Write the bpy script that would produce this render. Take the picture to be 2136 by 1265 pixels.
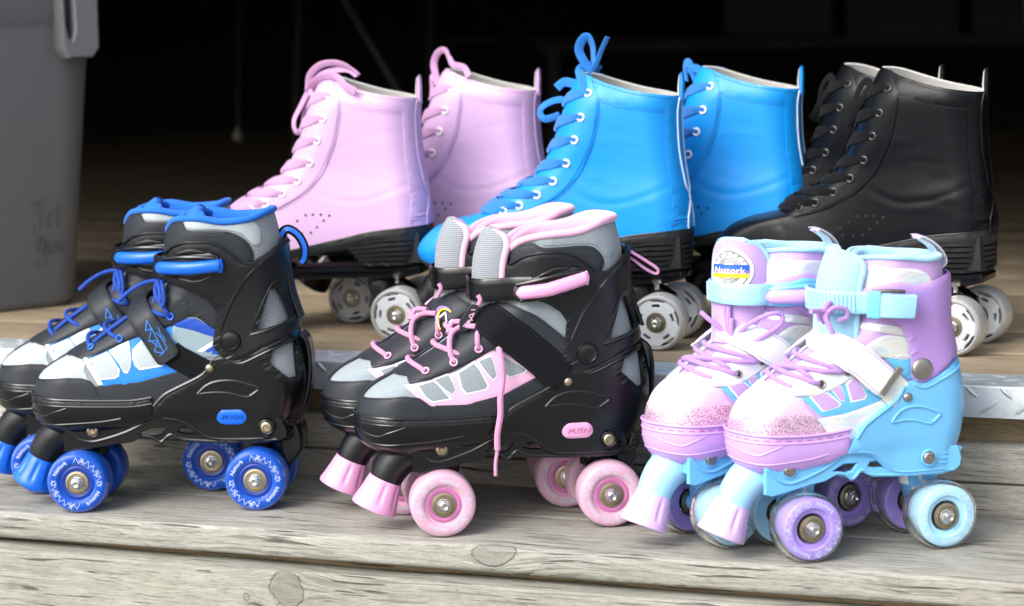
import bpy, bmesh, math, random
import numpy as np
from mathutils import Vector, Matrix
from mathutils.geometry import delaunay_2d_cdt
PI = math.pi
R = math.radians
scn = bpy.context.scene
col = scn.collection
for o in list(bpy.data.objects): bpy.data.objects.remove(o)

# ------------------------------------------------------------------ camera
cam_d = bpy.data.cameras.new('camera'); cam = bpy.data.objects.new('camera', cam_d); col.objects.link(cam)
scn.camera = cam
FPX, PITCH, YAW, ROLL = 4889.0, .1382, .3864, -.0291
CAM = Vector((0, -2.1322, .5055))
cam_d.sensor_width = 36; cam_d.sensor_fit = 'HORIZONTAL'; cam_d.lens = 36*FPX/2136
cam_d.clip_start = .05; cam_d.clip_end = 200
fw = Vector((-math.sin(YAW)*math.cos(PITCH), math.cos(YAW)*math.cos(PITCH), -math.sin(PITCH)))
rt = fw.cross(Vector((0, 0, 1))).normalized(); up = rt.cross(fw)
r2 = math.cos(ROLL)*rt+math.sin(ROLL)*up; u2 = -math.sin(ROLL)*rt+math.cos(ROLL)*up
M = Matrix((r2, u2, -fw)).transposed().to_4x4(); M.translation = CAM
cam.matrix_world = M
cam_d.dof.use_dof = True; cam_d.dof.focus_distance = 2.16; cam_d.dof.aperture_fstop = 5.6
cam_d.dof.aperture_blades = 9
# ------------------------------------------------------------------ light
w = bpy.data.worlds.new('World'); scn.world = w; w.use_nodes = True
nt = w.node_tree; bg = nt.nodes['Background']
sky = nt.nodes.new('ShaderNodeTexSky'); sky.sky_type = 'NISHITA'; sky.sun_disc = False
SUN_EL, SUN_AZ = R(41), R(203)          # azimuth: clockwise from +Y; sun in front of the steps, to the left
sky.sun_elevation = SUN_EL; sky.sun_rotation = SUN_AZ
sky.air_density = 1.0; sky.dust_density = 4.0; sky.ozone_density = 1.0
hs = nt.nodes.new('ShaderNodeHueSaturation'); hs.inputs['Saturation'].default_value = .4       # overcast: the sky's blue is washed out by cloud
nt.links.new(sky.outputs[0], hs.inputs['Color']); nt.links.new(hs.outputs[0], bg.inputs[0]); bg.inputs[1].default_value = .15
sd = bpy.data.lights.new('sun', 'SUN'); so = bpy.data.objects.new('sun', sd); col.objects.link(so)
sd.energy = .85; sd.angle = R(40); sd.color = (1, .965, .91)
sdir = Vector((math.sin(SUN_AZ)*math.cos(SUN_EL), math.cos(SUN_AZ)*math.cos(SUN_EL), math.sin(SUN_EL)))
so.rotation_euler = sdir.to_track_quat('Z', 'Y').to_euler()
scn.view_settings.view_transform = 'Standard'; scn.view_settings.look = 'None'
scn.view_settings.exposure = 1.08; scn.view_settings.gamma = 1
scn.render.engine = 'CYCLES'
scn.cycles.max_bounces = 10; scn.cycles.transmission_bounces = 8; scn.cycles.transparent_max_bounces = 12
random.seed(4); rng = np.random.default_rng(7)

# ------------------------------------------------------------------ materials
MATS = {}
def newmat(name):
    m = bpy.data.materials.new(name); m.use_nodes = True
    b = m.node_tree.nodes['Principled BSDF']
    MATS[name] = m
    return m, m.node_tree, b
def N(t, typ, **kw):
    n = t.nodes.new(typ)
    for k, v in kw.items():
        if k.startswith('i_'): n.inputs[k[2:].replace('_', ' ')].default_value = v
        else: setattr(n, k, v)
    return n
def coords(t, scale=(1, 1, 1)):
    tc = N(t, 'ShaderNodeTexCoord'); mp = N(t, 'ShaderNodeMapping'); mp.inputs['Scale'].default_value = scale
    t.links.new(tc.outputs['Object'], mp.inputs[0]); return mp.outputs[0]
def bump(t, b, h, strength, dist):
    bm = N(t, 'ShaderNodeBump'); bm.inputs['Strength'].default_value = strength; bm.inputs['Distance'].default_value = dist
    t.links.new(h, bm.inputs['Height']); t.links.new(bm.outputs[0], b.inputs['Normal']); return bm
def mixc(t, fac, a, b_, typ='MIX'):
    m = N(t, 'ShaderNodeMix', data_type='RGBA', blend_type=typ)
    for s, v in ((0, fac), (6, a), (7, b_)):
        if hasattr(v, 'links') or hasattr(v, 'is_output'): t.links.new(v, m.inputs[s])
        else: m.inputs[s].default_value = v if s == 0 else (*v[:3], 1)
    return m.outputs[2]
def ramp(t, fac, pts):
    r = N(t, 'ShaderNodeValToRGB'); e = r.color_ramp.elements
    while len(e) < len(pts): e.new(.5)
    for k, (p, c) in enumerate(pts):
        e[k].position = p; e[k].color = (*c[:3], 1) if len(c) > 1 else (c[0],)*3+(1,)
    t.links.new(fac, r.inputs[0]); return r.outputs[0]
def noise(t, vec, sc, det=4, rough=.55, dist=0):
    n = N(t, 'ShaderNodeTexNoise'); t.links.new(vec, n.inputs['Vector'])
    n.inputs['Scale'].default_value = sc; n.inputs['Detail'].default_value = det
    n.inputs['Roughness'].default_value = rough; n.inputs['Distortion'].default_value = dist; return n.outputs[0]
def mth(t, op, a, b_=None, c=None):
    m = N(t, 'ShaderNodeMath', operation=op)
    for k, v in enumerate((a, b_, c)):
        if v is None: continue
        if hasattr(v, 'is_output'): t.links.new(v, m.inputs[k])
        else: m.inputs[k].default_value = v
    return m.outputs[0]
def plastic(name, c, rough=.38, grain=.15, gsc=900, dust=0, sss=0, coat=0, spec=.5):
    m, t, b = newmat(name); v = coords(t)
    n = noise(t, v, gsc, 3); n2 = noise(t, v, 45, 4)
    cc = mixc(t, mth(t, 'MULTIPLY', n2, .35), c, tuple(x*.72 for x in c))
    if dust:
        d = ramp(t, noise(t, v, 420, 5, .7), [(.66, (0,)), (.74, (1,))])
        cc = mixc(t, mth(t, 'MULTIPLY', d, dust), cc, (.55, .54, .5))
    t.links.new(cc, b.inputs['Base Color'])
    rr = mth(t, 'MULTIPLY_ADD', n2, .2, rough-.1); t.links.new(rr, b.inputs['Roughness'])
    b.inputs['Specular IOR Level'].default_value = spec
    if sss: b.inputs['Subsurface Weight'].default_value = sss; b.inputs['Subsurface Radius'].default_value = (.004, .003, .004)
    if coat: b.inputs['Coat Weight'].default_value = coat; b.inputs['Coat Roughness'].default_value = .15
    bump(t, b, n, grain, .0004); return m
def leather(name, c, rough=.42, fold=.5, spec=.5):
    m, t, b = newmat(name); v = coords(t)
    big = noise(t, v, 18, 3, .5, .6); vo = N(t, 'ShaderNodeTexVoronoi', feature='F1'); t.links.new(v, vo.inputs['Vector']); vo.inputs['Scale'].default_value = 1300
    cr = N(t, 'ShaderNodeTexNoise', noise_type='RIDGED_MULTIFRACTAL'); t.links.new(coords(t, (1, 1, 1.8)), cr.inputs['Vector']); cr.inputs['Scale'].default_value = 9; cr.inputs['Detail'].default_value = 2; cr.inputs['Distortion'].default_value = .8
    cc = mixc(t, mth(t, 'MULTIPLY', big, .25), c, tuple(x*.78 for x in c)); t.links.new(cc, b.inputs['Base Color'])
    t.links.new(mth(t, 'MULTIPLY_ADD', big, .22, rough-.1), b.inputs['Roughness'])
    b.inputs['Specular IOR Level'].default_value = spec
    h = mth(t, 'ADD', mth(t, 'MULTIPLY', vo.outputs[0], .12), mth(t, 'MULTIPLY', cr.outputs[0], fold))
    h = mth(t, 'ADD', h, mth(t, 'MULTIPLY', big, .9*fold))
    bump(t, b, h, .5, .0012); return m
def fabric(name, c, c2, sc=700, rough=.85, rib=None, sheen=.2):
    m, t, b = newmat(name)
    if rib: v = coords(t, rib)
    else: v = coords(t)
    wv = N(t, 'ShaderNodeTexWave', bands_direction='Z'); t.links.new(v, wv.inputs['Vector']); wv.inputs['Scale'].default_value = sc*.45; wv.inputs['Distortion'].default_value = 1.2; wv.inputs['Detail Scale'].default_value = 3
    wx = N(t, 'ShaderNodeTexWave', bands_direction='X'); t.links.new(v, wx.inputs['Vector']); wx.inputs['Scale'].default_value = sc*.35; wx.inputs['Distortion'].default_value = 1.2
    h = mth(t, 'MULTIPLY', wv.outputs['Fac'], wx.outputs['Fac']) if not rib else mth(t, 'MULTIPLY_ADD', wx.outputs['Fac'], .2, wv.outputs['Fac'])
    big = noise(t, v, 60, 4)
    cc = mixc(t, h, c2, c); cc = mixc(t, mth(t, 'MULTIPLY', big, .3), cc, tuple(x*.7 for x in c))
    t.links.new(cc, b.inputs['Base Color']); b.inputs['Roughness'].default_value = rough; b.inputs['Sheen Weight'].default_value = sheen
    if c[0] < .03 and c[2] < .05: b.inputs['Specular IOR Level'].default_value = .15
    bump(t, b, h, .5, .0005); return m
def metal(name, c, rough=.25, sc=500):
    m, t, b = newmat(name); v = coords(t); n = noise(t, v, sc, 4)
    b.inputs['Metallic'].default_value = 1
    t.links.new(mixc(t, n, c, tuple(x*.6 for x in c)), b.inputs['Base Color'])
    t.links.new(mth(t, 'MULTIPLY_ADD', n, .25, rough-.08), b.inputs['Roughness']); bump(t, b, n, .15, .0003); return m
def holo(name, base=(.80, .84, .86), amt=.45, rough=.32):
    m, t, b = newmat(name); v = coords(t, (1, 1, 2.2)); n = noise(t, v, 22, 2, .5, 1.5)
    c = ramp(t, n, [(.25, (.78, .66, .92)), (.4, (.86, .92, .80)), (.5, (.93, .95, .95)), (.58, (.62, .84, .92)), (.68, (.93, .74, .86)), (.8, (.9, .9, .66))])
    t.links.new(mixc(t, amt, base, c), b.inputs['Base Color']); b.inputs['Roughness'].default_value = rough
    b.inputs['Metallic'].default_value = .35; b.inputs['Coat Weight'].default_value = .4; b.inputs['Coat Roughness'].default_value = .2
    bump(t, b, noise(t, v, 60, 3), .2, .0008); return m
def glitter(name, c):
    m, t, b = newmat(name); v = coords(t); vo = N(t, 'ShaderNodeTexVoronoi'); t.links.new(v, vo.inputs['Vector']); vo.inputs['Scale'].default_value = 1700
    sep = N(t, 'ShaderNodeSeparateColor'); t.links.new(vo.outputs['Color'], sep.inputs[0])
    cc = ramp(t, sep.outputs[0], [(0, tuple(x*.45 for x in c)), (.5, c), (.8, (.95, .75, .9)), (1, (1, 1, 1))])
    t.links.new(cc, b.inputs['Base Color']); b.inputs['Metallic'].default_value = .45; b.inputs['Roughness'].default_value = .3
    nm = N(t, 'ShaderNodeBump'); nm.inputs['Strength'].default_value = .8; nm.inputs['Distance'].default_value = .0008
    t.links.new(sep.outputs[1], nm.inputs['Height']); t.links.new(nm.outputs[0], b.inputs['Normal']); return m
def gel(name, c, trans=.55, rough=.2, sss=.3, speck=0, alpha=1):
    m, t, b = newmat(name); v = coords(t); n = noise(t, v, 70, 4, .6)
    cc = mixc(t, mth(t, 'MULTIPLY', n, .5), c, tuple(min(1, x*.7+.02) for x in c))
    if speck:
        vo = N(t, 'ShaderNodeTexVoronoi'); t.links.new(v, vo.inputs['Vector']); vo.inputs['Scale'].default_value = 650
        s = ramp(t, vo.outputs['Distance'], [(.12, (1,)), (.2, (0,))]); cc = mixc(t, mth(t, 'MULTIPLY', s, speck), cc, (1, 1, 1))
    t.links.new(cc, b.inputs['Base Color']); b.inputs['Transmission Weight'].default_value = trans
    b.inputs['Roughness'].default_value = rough; b.inputs['IOR'].default_value = 1.38
    b.inputs['Subsurface Weight'].default_value = sss; b.inputs['Subsurface Radius'].default_value = (.008, .008, .008)
    bump(t, b, noise(t, v, 240, 3), .12, .0006); return m

plastic('black_plastic', (.0035, .0042, .0055), .23, .15, 1100, .05, spec=.5)
plastic('black_plastic_soft', (.006, .0075, .010), .34, .25, 1300, .06, spec=.42)
plastic('black_rubber', (.007, .008, .010), .45, .3, 700, .15)
leather('black_synthetic', (.022, .026, .033), .46, .12, .3)
fabric('black_webbing', (.007, .009, .012), (.002, .003, .004), 900, sheen=.05)
fabric('grey_mesh', (.42, .49, .53), (.20, .24, .27), 620)
fabric('grey_knit', (.33, .36, .40), (.13, .15, .17), 380, rib=(1, 1, 1))
leather('pale_grey_panel', (.40, .46, .50), .5, .08)
leather('mid_grey_panel', (.24, .33, .38), .5, .08)
plastic('white_print', (.86, .87, .88), .45, .1)
leather('sky_blue_panel', (.015, .22, .80), .45, .06)
leather('royal_blue_panel', (.006, .06, .42), .5, .06)
fabric('blue_lining', (.005, .19, .76), (.003, .12, .55), 500, sheen=.08)
plastic('blue_plastic', (.002, .13, .72), .35, .15, 900, coat=.2)
fabric('blue_lace', (.003, .095, .60), (.002, .04, .30), 1500, .6, sheen=.03)
gel('blue_urethane', (.006, .105, .62), .25, .22, .35)
gel('clear_urethane', (.66, .67, .66), .5, .42, .2)
MATS['clear_urethane'].node_tree.nodes['Principled BSDF'].inputs['IOR'].default_value = 1.22
gel('clear_shell', (.92, .93, .95), .96, .10, 0)
MATS['clear_shell'].node_tree.nodes['Principled BSDF'].inputs['IOR'].default_value = 1.09
plastic('blue_core', (.003, .035, .28), .3)
plastic('pink_plastic', (.76, .36, .62), .42, .2, 900, sss=.2)
leather('pink_panel', (.82, .46, .68), .45, .05)
fabric('pink_lining', (.90, .55, .74), (.7, .36, .56), 500, sheen=.4)
fabric('pink_lace', (.82, .42, .62), (.55, .22, .40), 1500, .7, sheen=.05)
gel('pink_urethane', (.80, .50, .66), .25, .3, .35, .2)
plastic('pink_core', (.50, .16, .36), .35)
plastic('pastel_blue_plastic', (.16, .50, .86), .36, .12, 900, sss=.12, coat=.15)
plastic('pale_blue_plastic', (.36, .68, .90), .36, .12, 900, sss=.2, coat=.1)
plastic('lilac_plastic', (.58, .36, .78), .4, .12, 900, sss=.2)
plastic('pale_lilac_plastic', (.70, .48, .82), .4, .12, 900, sss=.2)
fabric('pale_blue_lining', (.42, .72, .90), (.28, .55, .78), 500, sheen=.4)
fabric('lilac_knit', (.66, .46, .78), (.50, .32, .66), 420)
fabric('lilac_lace', (.60, .38, .78), (.38, .2, .56), 1500, .7)
holo('holographic_film', (.70, .74, .78), .75, .28); holo('pearl_white', (.74, .77, .82), .22, .4); fabric('pale_pink_mesh', (.78, .62, .80), (.66, .48, .70), 520)
glitter('pink_glitter', (.72, .36, .60))
leather('aqua_panel', (.14, .52, .82), .4, .05)
leather('white_leather', (.74, .76, .80), .42, .06)
gel('purple_urethane', (.44, .32, .84), .12, .16, .35, .7)
gel('ice_blue_urethane', (.42, .74, .93), .12, .16, .35, .7)
plastic('purple_core', (.26, .12, .62), .3); plastic('ice_core', (.24, .56, .86), .3)
def translucent_cuff():
    m, t, b = newmat('translucent_lilac'); v = coords(t); n = noise(t, v, 30, 3)
    t.links.new(mixc(t, n, (.66, .40, .82), (.55, .36, .85)), b.inputs['Base Color'])
    b.inputs['Transmission Weight'].default_value = .38; b.inputs['Roughness'].default_value = .38; b.inputs['IOR'].default_value = 1.25
    b.inputs['Subsurface Weight'].default_value = .3; b.inputs['Subsurface Radius'].default_value = (.006, .004, .006)
    bump(t, b, noise(t, v, 300, 3), .12, .0006)
translucent_cuff()
metal('steel', (.82, .82, .80), .22); metal('brass_steel', (.50, .43, .30), .38); metal('dull_nickel', (.50, .47, .43), .35)
metal('dark_steel', (.16, .15, .13), .45)
leather('pink_leather', (.57, .37, .60), .44, .16); leather('blue_leather', (.001, .262, .74), .42, .5)
leather('black_leather', (.003, .004, .0055), .30, .22, .2)
plastic('white_enamel', (.88, .88, .87), .35, .1); plastic('black_enamel', (.03, .03, .035), .3)
fabric('pink_flat_lace', (.70, .40, .66), (.48, .24, .46), 1300, .75)
fabric('bright_blue_flat_lace', (.004, .26, .74), (.003, .14, .5), 1300, .75)
fabric('black_flat_lace', (.006, .006, .008), (.002, .002, .003), 1300, .8, sheen=.03)
fabric('white_fleece', (.60, .59, .56), (.46, .45, .43), 300)
plastic('milky_core', (.58, .61, .64), .28, .1); plastic('hole_dark', (.012, .012, .016), .8)
plastic('gold_print', (.85, .55, .02), .45); plastic('violet_print', (.28, .16, .62), .45); plastic('ink_black', (.015, .015, .02), .5)
plastic('ink_blue', (.01, .10, .55), .45); plastic('flag_yellow', (.92, .66, .02), .45); plastic('pale_print', (.70, .82, .92), .4)
plastic('thread_dark', (.012, .014, .018), .8); plastic('thread_lilac', (.50, .36, .62), .8); plastic('thread_blue', (.002, .10, .36), .8); plastic('thread_pink', (.46, .26, .50), .8)
# ------------------------------------------------------------------ object helpers
def tag(o, label=None, cat=None, group=None, kind=None):
    for k, v in (('label', label), ('category', cat), ('group', group), ('kind', kind)):
        if v: o[k] = v
    return o
def empty(name, loc, rz=0):
    o = bpy.data.objects.new(name, None); col.objects.link(o); o.location = loc; o.rotation_euler = (0, 0, rz); o.empty_display_size = .02; return o
def link(name, me, parent=None, mtx=None):
    o = bpy.data.objects.new(name, me); col.objects.link(o)
    if parent: o.parent = parent
    if mtx is not None: o.matrix_local = mtx
    return o
def mesh(name, v, f, mat, smooth=True, ang=42, scale=.001, doubles=0):
    me = bpy.data.meshes.new(name)
    me.from_pydata([tuple(p) for p in (np.asarray(v, float)*scale)], [], f)
    if doubles:
        bm = bmesh.new(); bm.from_mesh(me); bmesh.ops.remove_doubles(bm, verts=bm.verts, dist=doubles); bm.to_mesh(me); bm.free()
    me.materials.append(MATS[mat] if isinstance(mat, str) else mat)
    if smooth:
        me.polygons.foreach_set('use_smooth', [True]*len(me.polygons)); me.set_sharp_from_angle(angle=R(ang))
    me.update(); return me
class MB:                                     # collects several pieces of one object
    def __init__(s): s.v = []; s.f = []; s.n = 0
    def add(s, v, f):
        s.v.extend(np.asarray(v, float).tolist()); s.f.extend([tuple(i+s.n for i in q) for q in f]); s.n = len(s.v); return s
    def obj(s, name, mat, parent=None, **k): return link(name, mesh(name, s.v, s.f, mat, **k), parent)
def catmull(P, n=6, closed=False):
    P = np.asarray(P, float); m = len(P); out = []
    for i in range(m if closed else m-1):
        if closed: p0, p1, p2, p3 = P[(i-1) % m], P[i], P[(i+1) % m], P[(i+2) % m]
        else: p0, p1, p2, p3 = P[max(i-1, 0)], P[i], P[i+1], P[min(i+2, m-1)]
        for t in np.linspace(0, 1, n, endpoint=False):
            out.append(.5*((2*p1)+(-p0+p2)*t+(2*p0-5*p1+4*p2-p3)*t*t+(-p0+3*p1-3*p2+p3)*t**3))
    if not closed: out.append(P[-1])
    return np.array(out)
def frames(P, closed=False, N0=None):
    T = np.roll(P, -1, 0)-np.roll(P, 1, 0) if closed else np.gradient(P, axis=0)
    T /= np.linalg.norm(T, axis=1)[:, None]+1e-9
    if N0 is None:
        a = np.array([0, 0, 1.]) if abs(T[0][2]) < .9 else np.array([0, 1., 0]); N_ = [np.cross(T[0], a)]; N_[0] /= np.linalg.norm(N_[0])
        for k in range(1, len(P)):
            n = N_[-1]-T[k]*np.dot(N_[-1], T[k]); N_.append(n/(np.linalg.norm(n)+1e-9))
        N_ = np.array(N_)
    else:
        N_ = np.array(N0, float); N_ = N_-T*np.sum(N_*T, 1)[:, None]; N_ /= np.linalg.norm(N_, axis=1)[:, None]+1e-9
    return T, N_, np.cross(T, N_)
def tube(P, r, seg=8, closed=False, cap=True):
    P = np.asarray(P, float); r = np.broadcast_to(np.asarray(r, float), (len(P),)); T, Nn, B = frames(P, closed)
    a = np.linspace(0, 2*PI, seg, endpoint=False); v = (P[:, None]+r[:, None, None]*(np.cos(a)[None, :, None]*Nn[:, None]+np.sin(a)[None, :, None]*B[:, None])).reshape(-1, 3)
    n = len(P); f = []
    for i in range(n if closed else n-1):
        j = (i+1) % n
        for k in range(seg): f.append((i*seg+k, i*seg+(k+1) % seg, j*seg+(k+1) % seg, j*seg+k))
    if cap and not closed: f.append(tuple(range(seg))[::-1]); f.append(tuple((n-1)*seg+k for k in range(seg)))
    return v, f
def sweep(P, Nn, w, t, closed=False, crown=.0):       # flat band: width w across, thickness t along normals
    P = np.asarray(P, float); w = np.broadcast_to(np.asarray(w, float), (len(P),)); T, N_, B = frames(P, closed, Nn)
    prof = [(-.5, -.5), (-.5, .1), (-.44, .5), (-.2, .5+crown), (.2, .5+crown), (.44, .5), (.5, .1), (.5, -.5)]; s = len(prof)
    v = np.array([[P[i]+B[i]*w[i]*a+N_[i]*t*b for a, b in prof] for i in range(len(P))]).reshape(-1, 3); f = []; n = len(P)
    for i in range(n if closed else n-1):
        j = (i+1) % n
        for k in range(s): f.append((i*s+k, i*s+(k+1) % s, j*s+(k+1) % s, j*s+k))
    if not closed: f.append(tuple(range(s))[::-1]); f.append(tuple((n-1)*s+k for k in range(s)))
    return v, f
def lathe(prof, seg=40, axis='y'):
    a = np.linspace(0, 2*PI, seg, endpoint=False); v = []; f = []; m = len(prof)
    for r, y in prof:
        for t in a: v.append((r*math.cos(t), y, r*math.sin(t)) if axis == 'y' else (r*math.cos(t), r*math.sin(t), y))
    for i in range(m-1):
        for k in range(seg): f.append((i*seg+k, i*seg+(k+1) % seg, (i+1)*seg+(k+1) % seg, (i+1)*seg+k))
    ring_ = tuple(prof[0]) == tuple(prof[-1])
    if prof[0][0] > 0 and not ring_: f.append(tuple(range(seg))[::-1])
    if prof[-1][0] > 0 and not ring_: f.append(tuple((m-1)*seg+k for k in range(seg)))
    return v, f
def inpoly(pts, poly):
    x, y = pts[:, 0], pts[:, 1]; c = np.zeros(len(pts), bool); P = np.asarray(poly); Q = np.roll(P, -1, 0)
    for (x1, y1), (x2, y2) in zip(P, Q):
        if y1 == y2: continue
        m = (y1 > y) != (y2 > y); c ^= m & (x < (x2-x1)*(y-y1)/(y2-y1)+x1)
    return c
def densify(P, d=3.):
    P = np.asarray(P, float); out = []
    for a, b in zip(P, np.roll(P, -1, 0)):
        n = max(1, int(np.linalg.norm(b-a)/d)); out += [a+(b-a)*k/n for k in range(n)]
    return np.array(out)
def tri2d(loops, grid=None):
    """constrained triangulation of an outline with holes; interior grid points; returns pts, tris"""
    V = []; E = []
    for L in loops:
        s = len(V); V += [tuple(p) for p in L]; E += [(s+i, s+(i+1) % len(L)) for i in range(len(L))]
    allp = np.array(V)
    if grid:
        lo, hi = allp.min(0), allp.max(0)
        gx, gy = np.meshgrid(np.arange(lo[0]+grid/2, hi[0], grid), np.arange(lo[1]+grid/2, hi[1], grid)); g = np.stack([gx.ravel(), gy.ravel()], 1)
        if len(g):
            m = np.zeros(len(g), bool)
            for L in loops: m ^= inpoly(g, L)
            g = g[m]
            if len(g):
                d = np.min(np.hypot(g[:, None, 0]-allp[None, :, 0], g[:, None, 1]-allp[None, :, 1]), 1); g = g[d > grid*.38]
                V += [tuple(p) for p in g]
    r = delaunay_2d_cdt([Vector(p) for p in V], E, [], 0, 1e-5)
    P = np.array([(p.x, p.y) for p in r[0]]); T = [t for t in r[2] if len(t) == 3]
    c = np.array([P[list(t)].mean(0) for t in T]); m = np.zeros(len(T), bool)
    for L in loops: m ^= inpoly(c, L)
    T = [t for t, k in zip(T, m) if k]
    out = []
    for t in T:
        a, b, c_ = P[t[0]], P[t[1]], P[t[2]]; ar = (b[0]-a[0])*(c_[1]-a[1])-(b[1]-a[1])*(c_[0]-a[0])
        if abs(ar) < 1e-6: continue
        out.append(tuple(t) if ar > 0 else (t[0], t[2], t[1]))
    return P, out
def boundary(T):
    E = {}
    for t in T:
        for i in range(3): E[(t[i], t[(i+1) % 3])] = 1
    return [(a, b) for a, b in E if (b, a) not in E]
def prism(poly, y0, y1, holes=(), bev=.8, smooth=0):
    """extruded (x,z) outline between y0 (near, smaller) and y1, with small bevels"""
    L = [np.asarray(catmull(poly, smooth, True) if smooth else poly, float)]+[np.asarray(h, float) for h in holes]
    P, T = tri2d(L); bd = boundary(T); n = len(P)
    nrm = np.zeros((n, 2))
    for a, b in bd:
        e = P[b]-P[a]; e = np.array([e[1], -e[0]])/(np.linalg.norm(e)+1e-9); nrm[a] += e; nrm[b] += e
    l = np.linalg.norm(nrm, axis=1); nrm[l > 0] /= l[l > 0][:, None]
    I = P-nrm*bev
    lay = [(I, y0), (P, y0+bev), (P, y1-bev), (I, y1)]
    v = np.concatenate([np.stack([q[:, 0], np.full(n, y), q[:, 1]], 1) for q, y in lay]); f = [t for t in T]+[tuple(i+3*n for i in t[::-1]) for t in T]
    for a, b in bd:
        for k in range(3): f.append((b+k*n, a+k*n, a+(k+1)*n, b+(k+1)*n))
    return v, f
def cubic1(xs, ys, x):
    xs = np.asarray(xs, float); ys = np.asarray(ys, float); h = np.diff(xs); d = np.diff(ys)/h; m = np.zeros(len(xs))
    m[0], m[-1] = d[0], d[-1]
    for i in range(1, len(xs)-1): m[i] = 0 if d[i-1]*d[i] <= 0 else 2*d[i-1]*d[i]/(d[i-1]+d[i])
    x = np.clip(x, xs[0], xs[-1]); i = np.clip(np.searchsorted(xs, x)-1, 0, len(h)-1); t = (x-xs[i])/h[i]
    return (2*t**3-3*t**2+1)*ys[i]+(t**3-2*t**2+t)*h[i]*m[i]+(-2*t**3+3*t**2)*ys[i+1]+(t**3-t**2)*h[i]*m[i+1]
class Body:
    """a shoe-like surface: every height z has a plan outline from the front xf to the back xb, half width W(x,z)."""
    def __init__(s, rows, Wx, Wz, Wt, wx=lambda x: x, wz=lambda z: z, wy=1.):
        rows = np.array(rows, float); s.z = np.arange(wz(rows[0, 0]), wz(rows[-1, 0])+.01, 1.); zz = wz(rows[:, 0])
        k = (wx(100.)-wx(0.))/100
        s.t = [cubic1(zz, c, s.z) for c in (wx(rows[:, 1]), wx(rows[:, 2]), rows[:, 3]*k, rows[:, 4]*k)]
        s.gx = np.arange(wx(Wx[0]), wx(Wx[-1])+1, 2.); A = np.array([cubic1(wx(np.array(Wx, float)), r, s.gx) for r in Wt])*wy
        s.gz = np.arange(wz(Wz[0]), wz(Wz[-1])+1, 2.); s.G = np.array([cubic1(wz(np.array(Wz, float)), A[:, j], s.gz) for j in range(A.shape[1])]).T
    def row(s, z): return [np.interp(z, s.z, c) for c in s.t]
    def W(s, x, z):
        fx = np.clip((x-s.gx[0])/2, 0, len(s.gx)-1.001); fz = np.clip((z-s.gz[0])/2, 0, len(s.gz)-1.001); i = fz.astype(int); j = fx.astype(int); a = fz-i; b = fx-j
        return (1-a)*((1-b)*s.G[i, j]+b*s.G[i, j+1])+a*((1-b)*s.G[i+1, j]+b*s.G[i+1, j+1])
    def umax(s, z):
        xf, xb, Rf, Rb = s.row(z); return (Rf+Rb)*PI/2+xb-xf-Rf-Rb
    def U(s, x, z):
        x = np.asarray(x, float); z = np.asarray(z, float); xf, xb, Rf, Rb = s.row(z)
        A = Rf*PI/2; L = xb-xf-Rf-Rb; x = np.clip(x, xf, xb)
        return np.where(x < xf+Rf, Rf*np.arccos(np.clip(1-(x-xf)/Rf, -1, 1)), np.where(x < xb-Rb, A+x-xf-Rf, A+L+Rb*np.arcsin(np.clip((x-xb+Rb)/Rb, 0, 1))))
    def P(s, u, z):
        u = np.asarray(u, float); z = np.asarray(z, float); sg = np.where(u < 0, -1., 1.); a = np.abs(u); xf, xb, Rf, Rb = s.row(z); A = Rf*PI/2; L = xb-xf-Rf-Rb
        um = A+L+Rb*PI/2; over = a > um; a = np.where(over, 2*um-a, a); sg = np.where(over, -sg, sg)
        p1 = np.clip(a/Rf, 0, PI/2); p3 = np.clip((a-A-L)/Rb, 0, PI/2)
        x = np.where(a < A, xf+Rf*(1-np.cos(p1)), np.where(a < A+L, xf+Rf+a-A, xb-Rb+Rb*np.sin(p3))); n = np.where(a < A, np.sin(p1), np.where(a < A+L, 1., np.cos(p3)))
        return np.stack([x, -sg*s.W(x, z)*n, z], -1)
    def nrm(s, u, z):
        e = .6; a = s.P(u+e, z)-s.P(u-e, z); b = s.P(u, z+e)-s.P(u, z-e); n = np.cross(a, b); return n/(np.linalg.norm(n, axis=-1)[..., None]+1e-9)
    def pt(s, u, z, off=0):
        u = np.asarray(u, float); z = np.asarray(z, float); return s.P(u, z)+np.asarray(off)[..., None]*s.nrm(u, z) if np.ndim(off) else s.P(u, z)+off*s.nrm(u, z)
    def xz(s, x, z, off=0, side=1): u = s.U(x, z)*side; return s.pt(u, np.asarray(z, float), off)
    def map(s, poly):
        """(x,z) corner points, or (u,z,'u') ones, to (u,z)"""
        return np.array([(p[0], p[1]) if len(p) == 3 else (float(s.U(p[0], p[1])), p[1]) for p in poly])
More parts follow.
